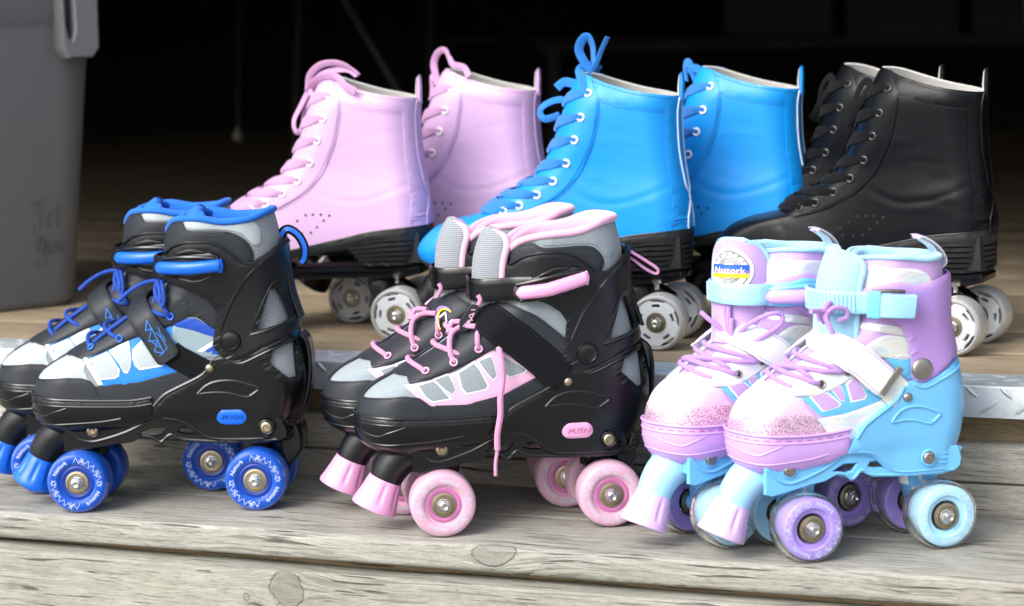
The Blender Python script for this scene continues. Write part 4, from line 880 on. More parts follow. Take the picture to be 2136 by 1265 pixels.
    for x0, sg in ((ax[0], 1), (ax[1], -1)):
        mb = MB(); mb.add(*prism([(x0-8, 26), (x0+8, 26), (x0+(16 if sg > 0 else 9), 46), (x0+(20 if sg > 0 else 10), 70), (x0-(10 if sg > 0 else 20), 70), (x0-(9 if sg > 0 else 16), 46)], -13, 13, bev=2)); mb.add(*tube([(x0, -20, 30.3), (x0, 20, 30.3)], 8, 16)); t = mb.obj('truck', S['truck'], root)
        c = [(x0+sg*8, 0, 70), (x0+sg*8, 0, 52)]; link('cushion', mesh('cushion', *tube(c, [13.5, 13], 24), S['cushion']), t); link('axle', mesh('axle', *tube([(x0, -50, 30.3), (x0, 50, 30.3)], 3.1, 12), 'steel'), t)
    S['wheelset'](root, ax)
    toe_stop(root, lambda x: S.get('stop_dx', 0), S['horn'], S['stop'])
    # ---- cuff
    if S.get('cuff_poly'): cuff = S['cuff_poly']
    else: cuff = q([(92, 247), (99, 252), (108, 259), (120, 264), (138, 264.5), (152, 260), (163, 250), (171, 243), (179, 243), (192, 251), (204, 262), (240, 270), (240, 181), (216, 173), (188, 160), (168, 149), (157, 147), (146, 151), (138, 162), (141, 178), (143, 196), (137, 206), (126, 214), (112, 219), (98, 222), (91, 230)])
    patch('cuff', B, cuff, S.get('cuff_off', 7.4), CU, root, th=S.get('cuff_th', 3.4), pad=1.2, g=4, holes=[q([(191, 214), (196, 215), (206, 186), (204, 181), (183, 176), (184, 184)])] if S.get('windows', True) else [])
    if S.get('windows', True):
        mb = MB()
        for s in (1, -1):
            mb.add(*bead(B, q([(210, 262), (190, 247), (172, 226), (159, 205), (152, 190), (147, 178)]), 7.4, 1.5, s)); mb.add(*bead(B, q([(99, 251), (110, 259.5), (124, 263), (140, 263), (154, 257), (165, 247), (173, 242), (181, 242)]), 7.4, 1.3, s))
            mb.add(*bead(B, q([(178, 178), (184, 198), (191, 218), (196, 222)]), 7.4, 1.2, s)); mb.add(*bead(B, q([(100, 234), (112, 228), (128, 226), (144, 232)]), 7.2, 1.4, s)); mb.add(*bead(B, q([(176, 172), (192, 176), (209, 184)]), 7.4, 1.6, s))
        mb.obj('cuff_ridge', CU, root)
        for dz_ in (0,): link('heel_strip', mesh('heel_strip', *sweep(catmull([(bx(a), 0, bz(b)) for a, b in [(219, 168), (225.5, 160), (228, 140), (226, 116), (220, 96), (214, 84)]], 6), np.tile([1., 0, .1], (31, 1)), 24, 3.5), FR), root)
        link('cuff_strip', mesh('cuff_strip', *sweep(catmull([(bx(a), 0, bz(b)) for a, b in [(204, 262), (207.5, 244), (210, 222), (214, 202), (220, 183)]], 6), np.tile([1., 0, .2], (25, 1)), 20, 3.2), CU), root)
    # pivot, rivets, bolts, push button
    for s in (1, -1):
        pv = S['pivot']; put(B, 'pivot_cap', shared('pivot_'+S['pivot_mat'], lambda: mesh('pivot_cap', *lathe([(10.2, 0), (10.2, -2.2), (9.4, -3.2), (8.2, -3.3), (7.8, -2.9), (7.2, -3.1), (4, -3.6), (0, -3.7)] if not S.get('flatpivot') else [(9.6, 0), (9.6, -1.6), (8.8, -2.6), (6, -3.3), (0, -3.6)], 36), S['pivot_mat'])), pv[0], pv[1], S.get('cuff_off', 7.4)-.5, root, s)
        rv = shared('rivet_'+S['metal'], lambda: mesh('rivet', *lathe([(4.3, 0), (4.2, -1.2), (3.2, -2.3), (1.4, -2.8), (0, -2.9)], 20), S['metal'])); put(B, 'rivet', rv, *S['rivet'], 5.4, root, s)
        bm_ = shared('bolt_'+S['metal'], lambda: mesh('bolt', *lathe([(5.4, 0), (5.4, -1.8), (4.6, -2.6), (3.2, -2.7), (2.8, -1.7), (1.5, -1.6), (1.3, -2.6), (0, -2.7)], 24), S['metal']))
        cu_ = shared('cup_'+FR, lambda: torus_mesh(6.6, 1.3, FR, 24, 8))
        for x, z, yy in ((S.get('bolts', (15, 187))[0], 80, 35*S.get('ry', 1)), (S.get('bolts', (15, 187))[1], 81, 39.5*S.get('ry', 1))):
            m = Matrix.Translation((x*.001, -s*yy*.001, z*.001)) @ Matrix.Rotation(0 if s > 0 else PI, 4, 'Z'); bo = link('bolt', bm_, root, m); link('bolt_collar', cu_, bo)
        if S.get('push'):
            px, pz = S['push']; o = [(px-7+7.6*math.cos(a), pz+7.6*math.sin(a)) for a in np.linspace(PI/2, 1.5*PI, 12)]+[(px+7+7.6*math.cos(a), pz+7.6*math.sin(a)) for a in np.linspace(-PI/2, PI/2, 12)]
            pb = patch('push_button', B, o, 7.6, S['button'], root, th=4, pad=1.2, g=3, d=2, sides=s); text_on(B, 'PUSH', px+.5 if s > 0 else px-.5, pz, 8.6, 0, 7.9, 'lettering', S['button_text'], pb, s, shear=.25)
    return root, B, q
# ---- pieces shared by the styles
def buckle(root, B, q, S, side=1):
    """clasp on the cuff: base, folded lever with coloured grip, bent wire"""
    P = lambda x, z, off: B.xz(np.float64(bx_(x)), np.float64(bz_(z)), off, side); bx_, bz_ = S['bx'], S['bz']; tl = S.get('lever_tilt', .12); o0 = S.get('cuff_off', 7.4)
    ldx, ldz, lsl = S.get('lv', (0, 0, 0)); LT = lambda pts: [(a+ldx, b+ldz+lsl*(a-125)) for a, b in pts]
    def band(name, pts, w, t, mat, off, parent=root, crown=.2):
        c = catmull(LT(pts), 6); X = np.array([bx_(a) for a in c[:, 0]]); Z = np.array([bz_(b) for b in c[:, 1]]); Pp = B.xz(X, Z, off, side) if np.ndim(off) == 0 else np.array([B.xz(np.float64(x), np.float64(z), o, side) for x, z, o in zip(X, Z, np.interp(np.linspace(0, 1, len(X)), np.linspace(0, 1, len(off)), off))])
        Nn = B.nrm(B.U(X, Z)*side, Z); return link(name, mesh(name, *sweep(Pp, Nn, w, t, crown=crown), mat), parent)
    base = band('buckle_base', [(94, 238), (108, 240), (125, 243), (142, 245), (150, 246)], np.interp(np.linspace(0, 1, 25), [0, .2, .8, 1], [15, 22, 19, 9]), 3.5, S['clasp'], o0+1.4)
    for dz_ in (8.6, -8.6):
        c = catmull(LT([(97, 237+dz_), (106, 239+dz_), (118, 242+dz_*.9), (132, 244+dz_*.7), (146, 246+dz_*.3)]), 5); X = np.array([bx_(a) for a in c[:, 0]]); Z = np.array([bz_(b) for b in c[:, 1]])
        link('clasp_rail', mesh('clasp_rail', *tube(B.xz(X, Z, o0+4.6, side), 2.2, 8), S['clasp']), base)
    lv = band('lever', [(99, 237.5), (101, 237.7), (106, 238.4), (118, 239.6), (132, 240.8), (144, 241.8), (150, 242.2)], np.concatenate([[5, 8, 9.5, 10.5, 11, 11.5], np.full(31, 12.)]) * S.get('lever_w', 1.0), 5.2, S['lever'], (o0+6.5, o0+8.0, o0+8.6, o0+8.0, o0+6.6), crown=.35)
    hk = [(150, 247.5), (151.5, 242.5), (150.5, 236)]; band('lever_hook', hk, 5.5, 5, S['lever'], o0+4.6, lv)
    for z in (231, 252): band('clasp_wing', [(112, z), (124, z+(3 if z > 240 else 1)), (138, z+(2 if z > 240 else 3))], np.concatenate([np.linspace(2, 6, 7), np.linspace(6, 1.5, 6)]), 2.4, S['clasp'], o0+2.0, base)
    if S.get('catch', True): band('catch', [(88, 236), (92, 236.5), (98, 237)], 21, 4.2, S['clasp'], o0+3.4, base, 0)
def ankle_strap(root, B, S, z0, z1, w, off, mat, uspan, name='ankle_strap', ribs=None, rib_mat=None, xt=None, hw=27):
    """band round the ankle at height z0 (front) to z1 (side); xt = front of the tongue it passes over"""
    if xt is None: u = np.linspace(uspan[0], uspan[1], 60); z = z0+(z1-z0)*np.clip(np.abs(u)/60, 0, 1); P = B.pt(u, z, off)
    else:
        q = [(xt-1, 0), (xt+.5, -.5*hw), (xt+8, -.98*hw), (xt+22, -1.22*hw)]
        def join(x): p = B.xz(np.float64(x), np.float64(z1), off); return (p[0], p[1])
        q += [join(x) for x in np.arange(xt+44, xt+44+max(1, uspan[1]), 12)]
        qf = [(a, -b) for a, b in q[1:]][::-1]; c = catmull(qf+q, 8); P = np.stack([c[:, 0], c[:, 1], z0+(z1-z0)*np.clip((c[:, 0]-xt)/60, 0, 1)], 1)
        u = np.concatenate([[0], np.cumsum(np.linalg.norm(np.diff(P[:, :2], axis=0), axis=1))]); u -= u[np.argmin(P[:, 0])]
    T_ = np.gradient(P[:, :2], axis=0); Nn = np.stack([T_[:, 1], -T_[:, 0], 0*T_[:, 0]], 1); Nn /= np.linalg.norm(Nn, axis=1)[:, None]+1e-9
    if Nn[len(Nn)//2, 0] > 0: Nn = -Nn
    o = link(name, mesh(name, *sweep(P, Nn, w, 2.4, crown=0), mat), root)
    if ribs:
        mb = MB(); s = np.concatenate([[0], np.cumsum(np.linalg.norm(np.diff(P, axis=0), axis=1))])
        for a in np.arange(*ribs):
            p = np.array([np.interp(a, u, P[:, i]) for i in range(3)]); n = np.array([np.interp(a, u, Nn[:, i]) for i in range(3)]); n /= np.linalg.norm(n)
            mb.add(*tube([p+n*1.5+[0, 0, -w*.42], p+n*1.5+[0, 0, w*.42]], 1.0, 6))
        r = mb.obj('strap_teeth', rib_mat or mat, o)
    return o
def wrap_strap(root, B, S, near, far, w, off, mat, name='instep_strap', th=2.6, u_far=-30, stitch=None, tip=True):
    """strap that comes over the instep: near = (x,z) points on the near side from the end up to the ridge; far side in (u,z)"""
    uz = [(float(B.U(a, b)), b) for a, b in near]+list(far); c = catmull(uz, 8); n = len(c); P = B.pt(c[:, 0], c[:, 1], off); Nn = B.nrm(c[:, 0], c[:, 1])
    W = np.full(n, float(w)); 
    if tip: W[:6] *= np.array([.72, .88, .95, .98, 1, 1])
    o = link(name, mesh(name, *sweep(P, Nn, W, th, crown=.05), mat), root)
    if stitch:
        T, N_, B_ = frames(P, False, Nn); mb = MB()
        for sg in (-1, 1):
            E = P+B_*(sg*(w/2-2.2))+N_*(th/2+.15); s = np.concatenate([[0], np.cumsum(np.linalg.norm(np.diff(E, axis=0), axis=1))])
            for a in np.arange(2, s[-1]-2, 3.0): mb.add(*tube(np.array([[np.interp(a+k, s, E[:, i]) for i in range(3)] for k in (0, 1.9)]), .36, 4))
        k = mb.obj('strap_stitching', stitch, o); k['kind'] = 'stuff'
    return o, P, Nn
def eyelets(root, B, pts, key, mat, off=2.6, hole='hole_dark'):
    ring = shared('keyelet_'+key, lambda: torus_mesh(3.0, 1.0, mat)); dk = shared('keyhole', lambda: mesh('eyelet_hole', *lathe([(2.6, .1), (0, 0)], 14), 'hole_dark'))
    for s in (1, -1):
        for x, z in pts: e = put(B, 'eyelet', ring, x, z, off, root, s); link('eyelet_hole', dk, e)
def lace_obj(root, B, curves, mat, r=2.0):
    """curves: lists of ('b', x, z, off, side) on the boot or (x, y, z) free points"""
    mb = MB()
    for c in curves:
        rr = r
        if isinstance(c, tuple): c, rr = c
        P = [np.array(p, float) if p[0] != 'b' else B.xz(np.float64(p[1]), np.float64(p[2]), p[3], p[4]) for p in c]; P = catmull(P, 7); mb.add(*tube(P, rr, 8))
    return mb.obj('lace', mat, root)
def crossing(x1, z1, x2, z2, B, off=2.6, h=5, side=1):
    h = h*.55
    m_ = ((x1+x2)/2, (z1+z2)/2); u = [float(B.U(x1, z1)), -float(B.U(x2, z2))]
    out = []
    for t, o_ in ((0, off-2.4), (.12, off+1), (.35, off+h*.7), (.55, off+h), (.8, off+h*.5), (1, off-1)):
        a = (u[0]+(u[1]-u[0])*t)*side; z = z1+(z2-z1)*t+4*math.sin(PI*t); out.append(tuple(B.pt(np.float64(a), np.float64(z), o_)))
    return out
def pull_loop(root, pts, w, m1, m2, nvec=(0, 0, 1)):
    c = catmull(pts, 6); n = len(c); T, N_, B_ = frames(c, False, np.tile(np.array(nvec, float), (n, 1)))
    o = link('pull_loop', mesh('pull_loop', *sweep(c, N_, w, 1.6, crown=0), m1), root); link('loop_stripe', mesh('loop_stripe', *sweep(c+N_*.7, N_, w*.5, 1.2, crown=0), m2), o)

WB = dict(key='blue', tyre='blue_urethane', core='blue_core', print='pale_print'); WP = dict(key='pink', tyre='pink_urethane', core='pink_core', print='pale_print')
WV = dict(key='violet', tyre='purple_urethane', core='purple_core', print='pale_print', clear_half=True); WI = dict(key='ice', tyre='ice_blue_urethane', core='ice_core', print='pale_print', clear_half=True)
WC = dict(key='violet_clear', tyre='purple_urethane', core='purple_core', print='pale_print', clear_half=True)
I_ = lambda x: x
# ---------------------------------------- blue pair
def blue_style():
    S = dict(bx=I_, bz=I_, fx=I_, shell='black_plastic', frame='black_plastic', cuff='black_plastic_soft', thread='thread_dark', base='grey_knit', lining='blue_lining', trim='blue_lining', trim_r=3.2, notch='black_rubber',
             truck='black_plastic', cushion='black_rubber', horn='black_plastic_soft', stop='blue_plastic', metal='brass_steel', pivot_mat='black_plastic', pivot=(156, 167), rivet=(134, 140), push=(153, 91.5), button='blue_plastic', button_text='blue_core',
             clasp='black_plastic', lever='blue_plastic')
    S['rim'] = [(88, 262), (92, 269), (97, 277), (103, 281.5), (112, 284), (127, 285), (155, 281), (178, 282.5), (194, 288), (204, 290)]
    S['cup_top'] = [(-50, 112.5), (-42, 112.5), (-21, 111.6), (5, 110.6), (31, 110), (57, 110), (76, 112.5)]
    cells = [[(20, 145), (33, 154.5), (36, 154), (45, 140), (44, 134), (40, 132), (26, 131), (22, 135)], [(37, 157), (55, 167), (57, 150), (56, 142), (53, 137), (50, 138), (46, 146)], [(60, 158), (70, 168), (79, 161), (88, 146), (86, 143), (66, 140), (62, 144), (60, 150)]]
    def shrink(P, k): c = np.mean(P, 0); return [tuple(c+(np.array(p)-c)*k) for p in P]
    S['panels'] = [('rand', [(20, 100), (22, 124), (30, 125), (63, 127.5), (103, 137), (140, 143), (150, 128), (150, 100)], 1.0, 'black_synthetic', {}),
        ('toe_cap', [(-60, 95), (-60, 127), (-44, 127.5), (-28, 130), (-7, 132.5), (8, 132), (16, 129.5), (21, 124), (26, 115), (30, 100)], 1.9, 'black_synthetic', dict(pad=.8)),
        ('toe_panel', [(5, 126, 'u'), (-40, 126), (-28, 128.5), (-7, 131), (8, 130.5), (20, 125), (12, 146), (6, 150), (-4, 151), (7, 148, 'u'), (6, 140, 'u')], .9, 'pale_grey_panel', dict(g=4)),
        ('ridge_strip', [(0, 125, 'u'), (6, 125, 'u'), (5.5, 150, 'u'), (0, 152, 'u')], 1.7, 'black_synthetic', {}),
        ('side_panel', [(8, 154), (25, 124), (63, 126), (103, 137), (118, 146), (112, 162), (98, 182), (61, 171), (42, 163)], .9, 'sky_blue_panel', {}),
        ('white_line', [(8.5, 153), (12.5, 153), (29, 125.5), (24.5, 125)], 1.3, 'white_print', dict(pad=.1, th=.6)), ('white_line', [(14, 149), (34, 157), (36, 154.5), (17, 145.5)], 1.28, 'white_print', dict(pad=.1, th=.6))]
    for c in cells: S['panels'] += [('white_outline', shrink(c, 1.09), 1.35, 'white_print', dict(pad=.1, th=.6)), ('grey_window', shrink(c, .90), 1.7, 'pale_grey_panel', dict(pad=.1, th=.6))]
    S['panels'] += [('eyestay', [(0, 150, 'u'), (-2, 151.5), (6, 150), (20, 152.5), (42, 162), (61, 170), (98, 182), (112, 188), (118, 200), (108, 212), (96, 214), (9, 205, 'u'), (8, 190, 'u'), (7, 170, 'u'), (5, 158, 'u'), (0, 155, 'u')], 2.4, 'black_synthetic', dict(pad=.7)),
        ('side_window', [(100, 181), (118, 186), (142, 176), (142, 150), (104, 150), (96, 170)], 1.1, 'mid_grey_panel', {}), ('royal_panel', [(100, 182), (110, 187.5), (123, 187.5), (142, 175), (142, 169), (118, 177)], 1.8, 'royal_blue_panel', dict(smooth=3)),
        ('white_line', [(122, 156.5), (142, 168), (142, 164), (127, 155)], 1.6, 'white_print', dict(pad=.1)), ('royal_panel', [(125, 155), (142, 164), (142, 152)], 1.5, 'royal_blue_panel', {}),
        ('dark_panel', [(98, 184), (110, 189), (124, 189), (142, 176), (150, 190), (150, 235), (110, 228), (96, 224), (92, 214)], 1.5, 'black_synthetic', dict(pad=.8, smooth=3)),
        ('tongue_edge', [(0, 214, 'u'), (16, 214, 'u'), (14, 268, 'u'), (6, 272, 'u'), (0, 273, 'u')], .8, 'black_synthetic', {}),
        ('collar_panel', [(89, 236), (89.5, 262), (95, 276), (102, 280), (111, 282), (115, 280), (118, 275), (128, 274), (145, 273.5), (160, 272), (172, 266), (179, 257), (181, 246), (174, 236), (140, 230)], 1.8, 'black_synthetic', dict(pad=.8, smooth=3)),
        ('pale_collar_strip', [(117, 283.5), (120, 276.5), (145, 275), (163, 273), (174, 268), (182, 258), (188, 262), (186, 276), (178, 281.5), (155, 280), (127, 284)], 1.2, 'pale_grey_panel', dict(smooth=3))]
    S['stitch'] = [([(101, 279), (112, 280.5), (116, 277), (120, 273), (145, 271.5), (160, 270), (170, 264.5), (177, 256), (178.5, 247)], 1.95, TH_, {}) for TH_ in ('thread_dark',)]+[([(-44, 126.3), (-28, 128.5), (-7, 131), (8, 130.5), (15, 128), (19, 123), (24, 114)], 2.0, 'thread_dark', {}), ([(22, 122), (40, 123.5), (63, 125.5), (103, 135)], 1.1, 'thread_dark', {}), ([(0, 152.5), (20, 154.5), (42, 164), (61, 172), (98, 184)], 2.5, 'thread_dark', {}), ([(104, 189.5), (120, 191), (138, 182)], 1.7, 'thread_dark', {})]
    def ws(root, ax): kid_wheels(root, S, ax)
    S['wheelset'] = ws; S['wheels'] = [WB]; S['spin'] = [0, .1, 2.2, 0]; return S
def finish_blue(S, near=True):
    root, B, q = make_kid(S); buckle(root, B, q, S)
    buckle(root, B, q, S, -1) if False else None
    ankle_strap(root, B, S, 237, 238, 20, 9.5, 'black_plastic', (-95, 14))
    tongue(root, [(104, 240), (106, 256), (109, 272), (115, 284), (124, 291)], 21, 12, 9, 'blue_lining', 'blue_lining', trim_r=3.2)
    ey = [(18, 159.5), (47, 169), (98, 191)]; eyelets(root, B, ey, 'blue', 'blue_plastic', 3.2)
    o, P, Nn = wrap_strap(root, B, S, [(96, 149), (88, 162), (79, 177), (70, 189), (64, 195)], [(0, 199), (-12, 197), (-30, 184), (-48, 168), (-62, 152)], 25, 6.2, 'black_synthetic', stitch='thread_dark')
    wrap_strap(root, B, S, [(146, 126), (132, 134), (118, 142), (104, 150), (96, 156)], [], 24, 2.6, 'black_webbing', 'strap_anchor', tip=False)
    sg = [((0, 6), (3, 1)), ((3, 1), (-2, -1)), ((-2, -1), (0, 6)), ((3, 1), (7, -8)), ((7, -8), (0, -9)), ((0, -9), (3, 1)), ((7, -8), (11, -18)), ((11, -18), (4, -17)), ((4, -17), (7, -8)), ((2, -9), (9, -14)), ((8, 2), (10, -6)), ((10, -6), (6, -2)), ((10, -6), (14, -14)), ((14, -14), (8, -20)), ((11, -4), (13, -9))]
    v, f = lines2d([((a[0]*1.25-1, a[1]*1.3), (b[0]*1.25-1, b[1]*1.3)) for a, b in sg], .7); X = 78+v[:, 0]; Z = 179+v[:, 1]; link('strap_print', mesh('strap_print', B.xz(X, Z, 7.9), f, 'sky_blue_panel', smooth=False), o)
    cr = [crossing(*ey[0], ey[0][0]+4, ey[0][1]+4, B), crossing(*ey[1], ey[1][0]+6, ey[1][1]+5, B, side=1), [('b', 20, 163, 3, 1), ('b', 34, 172, 4.5, 1), ('b', 48, 182, 4, 1), ('b', 60, 191, 3, 1)], crossing(*ey[2], 86, 196, B, h=5)]
    cr += [[('b', 98, 191, 1, 1), ('b', 95, 196, 5, 1), ('b', 92, 204, 8, 1), ('b', 90, 214, 9, 1), ('b', 92, 222, 9, 1)], [('b', 93, 200, 7, 1), ('b', 90, 208, 11, 1), ('b', 91, 218, 10, 1), ('b', 95, 212, 12, 1), ('b', 94, 203, 10, 1), ('b', 91, 210, 8, 1)],
           [(90, -18, 222), (78, -16, 223), (66, -18, 220), (54, -22, 213), (45, -26, 205)], [(90, -14, 222), (84, -22, 214), (80, -26, 204), (79, -28, 199)], [('b', 95, 222, 8, 1), ('b', 97, 213, 10, 1), ('b', 96, 204, 9, 1), ('b', 93, 199, 8, 1)]]
    lace_obj(root, B, cr, 'blue_lace', 2.1)
    pull_loop(root, [(202, 0, 262), (206, 0, 268), (212, 0, 268.5), (220, 0, 262), (225, 0, 251), (224, 0, 240), (221, 0, 236)], 9, 'black_webbing', 'blue_plastic', (.35, -.9, .35))
    return root
# ---------------------------------------- black and pink pair
def pink_style():
    bx = lambda x: x-24; bz = lambda z: np.where(np.asarray(z) < 140, z, 140+(np.asarray(z)-140)*.955) if np.ndim(z) else (z if z < 140 else 140+(z-140)*.955); fx = lambda x: x*.905-12.5
    S = dict(blue_style(), bx=bx, bz=bz, fx=fx, base='grey_mesh', lining='pink_lining', trim='pink_lining', trim_r=3.4, stop='pink_plastic', pivot=(137, 163), rivet=(119, 137), push=(127, 91), button='pink_plastic', button_text='pink_core', lever='pink_plastic', catch=False, lv=(8, -8, .2), axles=(0, 155.5), bolts=(1, 156), stop_dx=-4, low=7)
    S['rim'] = [(66, 253), (72, 259), (80, 266), (90, 270), (104, 272.5), (127, 274), (140, 277), (150, 281), (160, 283), (180, 283)]
    S['cup_top'] = [(-74, 112), (-66, 112), (-39, 111), (-14, 110), (10, 109.5), (45, 110), (58, 111)]
    cells = [[(-19, 140), (-5, 144), (-1, 141), (10, 127), (-6, 125), (-12, 129)], [(-4, 145), (9, 149), (13, 142), (15, 134), (12, 131), (6, 135)], [(18, 150), (33, 158.5), (38, 152), (45, 137), (43, 134), (25, 131), (21, 136)], [(37, 160), (49, 164), (52, 154), (53, 145), (50, 142), (44, 149)], [(56, 161), (61, 163), (81, 150), (79, 147), (66, 144), (61, 146)]]
    def shrink(P, k): c = np.mean(P, 0); return [tuple(c+(np.array(p)-c)*k) for p in P]
    S['panels'] = [('rand', [(-18, 100), (-14, 122), (25, 121), (60, 128), (90, 142), (122, 138), (126, 125), (126, 100)], 1.0, 'black_synthetic', {}),
        ('toe_cap', [(-85, 95), (-85, 126.5), (-68, 127), (-52, 129), (-31, 131), (-18, 129), (-10, 123), (-6, 114), (-4, 100)], 1.9, 'black_synthetic', dict(pad=.8)),
        ('ridge_strip', [(0, 124, 'u'), (7, 124, 'u'), (6, 146, 'u'), (6, 152, 'u'), (0, 154, 'u')], 1.8, 'black_synthetic', {}),
        ('side_panel', [(-31, 140.5), (-26, 141), (-3, 145.5), (22, 153), (47, 169), (66, 165), (86, 148), (90, 142), (60, 128), (25, 120), (-12, 121)], .9, 'pink_panel', {})]
    for c in cells: S['panels'] += [('pale_outline', shrink(c, 1.10), 1.3, 'white_print', dict(pad=.1, th=.6)), ('mesh_window', shrink(c, .95), 1.6, 'grey_mesh', dict(pad=.1, th=.6))]
    S['panels'] += [('eyestay', [(0, 147, 'u'), (-27, 147), (-26, 141.5), (-7, 145), (16, 153), (38, 163), (60, 175), (84, 186), (78, 200), (66, 208), (12, 203, 'u'), (8, 190, 'u'), (7, 170, 'u'), (5, 158, 'u'), (0, 155, 'u')], 2.4, 'black_synthetic', dict(pad=.7)),
        ('mesh_panel', [(74, 206), (112, 203), (121, 192), (121, 160), (106, 166), (84, 184), (70, 196)], 1.3, 'grey_mesh', dict(smooth=3)),
        ('collar_panel', [(66, 230), (66, 252), (72, 257), (82, 264), (90, 266.5), (96, 263), (104, 261.5), (139, 262), (150, 256), (155, 247), (152, 238), (140, 230)], 1.8, 'black_synthetic', dict(pad=.8, smooth=3)),
        ('collar_strip', [(92, 270), (97, 265), (104, 263.5), (141, 264), (153, 257), (158, 250), (166, 255), (164, 270), (155, 280), (140, 276), (127, 273), (104, 271.5)], 1.3, 'grey_mesh', dict(smooth=3))]
    S['stitch'] = [([(80, 262), (90, 264.5), (96, 261), (104, 259.5), (139, 260), (148.5, 255), (152.5, 247)], 1.95, 'thread_dark', {}), ([(-66, 125.8), (-52, 127.5), (-31, 129.5), (-19, 127.5), (-12, 121)], 2.0, 'thread_dark', {}), ([(-14, 119), (25, 119), (60, 126), (90, 140)], 1.1, 'thread_dark', {}), ([(-24, 143.5), (-7, 147), (16, 155), (38, 165), (60, 177)], 2.5, 'thread_dark', {})]
    def ws(root, ax): kid_wheels(root, S, ax)
    S['wheelset'] = ws; S['wheels'] = [WP]; S['spin'] = [2.4, 1.2, .6, 1.9]; return S
def tongue(root, cen, hw, depth, thick, front, trim, name='tongue', top_r=.35, trim_r=3.4, yaw=0):
    """upright tongue: centre line points (x,z), half width hw, its sides curling back by depth"""
    c = catmull(cen, 6); n = len(c); v = []; f = []; m = 17; vs = np.linspace(-1, 1, m); edge = []
    t = np.linspace(0, 1, n); hwv = np.array([hw*(1 if k < .74 else math.sqrt(max(0.02, 1-((k-.74)/.28)**2))**.85) for k in t])
    G = []
    for i in range(n):
        row = []
        for a in vs: row.append((c[i, 0]+depth*(a*hwv[i]/hw)**2, a*hwv[i], c[i, 1]-2.5*abs(a)**3))
        G.append(row)
    G = np.array(G); c0 = np.array([G[n//2, m//2, 0]+10, 0]); cy, sy = math.cos(yaw), math.sin(yaw); D_ = G[..., :2]-c0; G[..., 0] = c0[0]+cy*D_[..., 0]-sy*D_[..., 1]; G[..., 1] = c0[1]+sy*D_[..., 0]+cy*D_[..., 1]
    Nr = np.cross(np.gradient(G, axis=1), np.gradient(G, axis=0)); Nr /= np.linalg.norm(Nr, axis=2)[..., None]+1e-9
    if Nr[n//2, m//2, 0] > 0: Nr = -Nr
    puff = (1-np.abs(vs)**4)[None, :, None]*1.0; A = G+Nr*(thick*.5*puff); C = G-Nr*(thick*.5)
    V = np.concatenate([A.reshape(-1, 3), C.reshape(-1, 3)]); k = n*m
    for i in range(n-1):
        for j in range(m-1): a = i*m+j; f.append((a, a+1, a+m+1, a+m)); f.append((k+a, k+a+m, k+a+m+1, k+a+1))
    per = [(0, j) for j in range(m)]+[(i, m-1) for i in range(1, n)]+[(n-1, j) for j in range(m-2, -1, -1)]+[(i, 0) for i in range(n-2, 0, -1)]; ids = [i*m+j for i, j in per]
    for a, b in zip(ids, ids[1:]+ids[:1]): f.append((b, a, a+k, b+k))
    o = link(name, mesh(name, V, f, front, ang=80), root); pe = [(i, 0) for i in range(n)]+[(n-1, j) for j in range(1, m)]+[(i, m-1) for i in range(n-2, -1, -1)]
    E = np.array([G[i, j]-Nr[i, j]*thick*.15 for i, j in pe]); link('tongue_trim', mesh('tongue_trim', *tube(catmull(E[::2], 3), trim_r, 10), trim), o)
    lin = C+Nr*(-.4); link('tongue_back', mesh('tongue_back', (lin-Nr*.6).reshape(-1, 3), [q_[::-1] for q_ in f[:2*(n-1)*(m-1):2]], trim, ang=80), o)
    def front_pt(s, a, off):
        i = s*(n-1); j = (a+1)/2*(m-1); i0 = int(min(i, n-2)); j0 = int(min(j, m-2)); x = i-i0; y = j-j0
        g = lambda Q: (1-x)*((1-y)*Q[i0, j0]+y*Q[i0, j0+1])+x*((1-y)*Q[i0+1, j0]+y*Q[i0+1, j0+1]); return g(A)+g(Nr)*off
    return o, front_pt
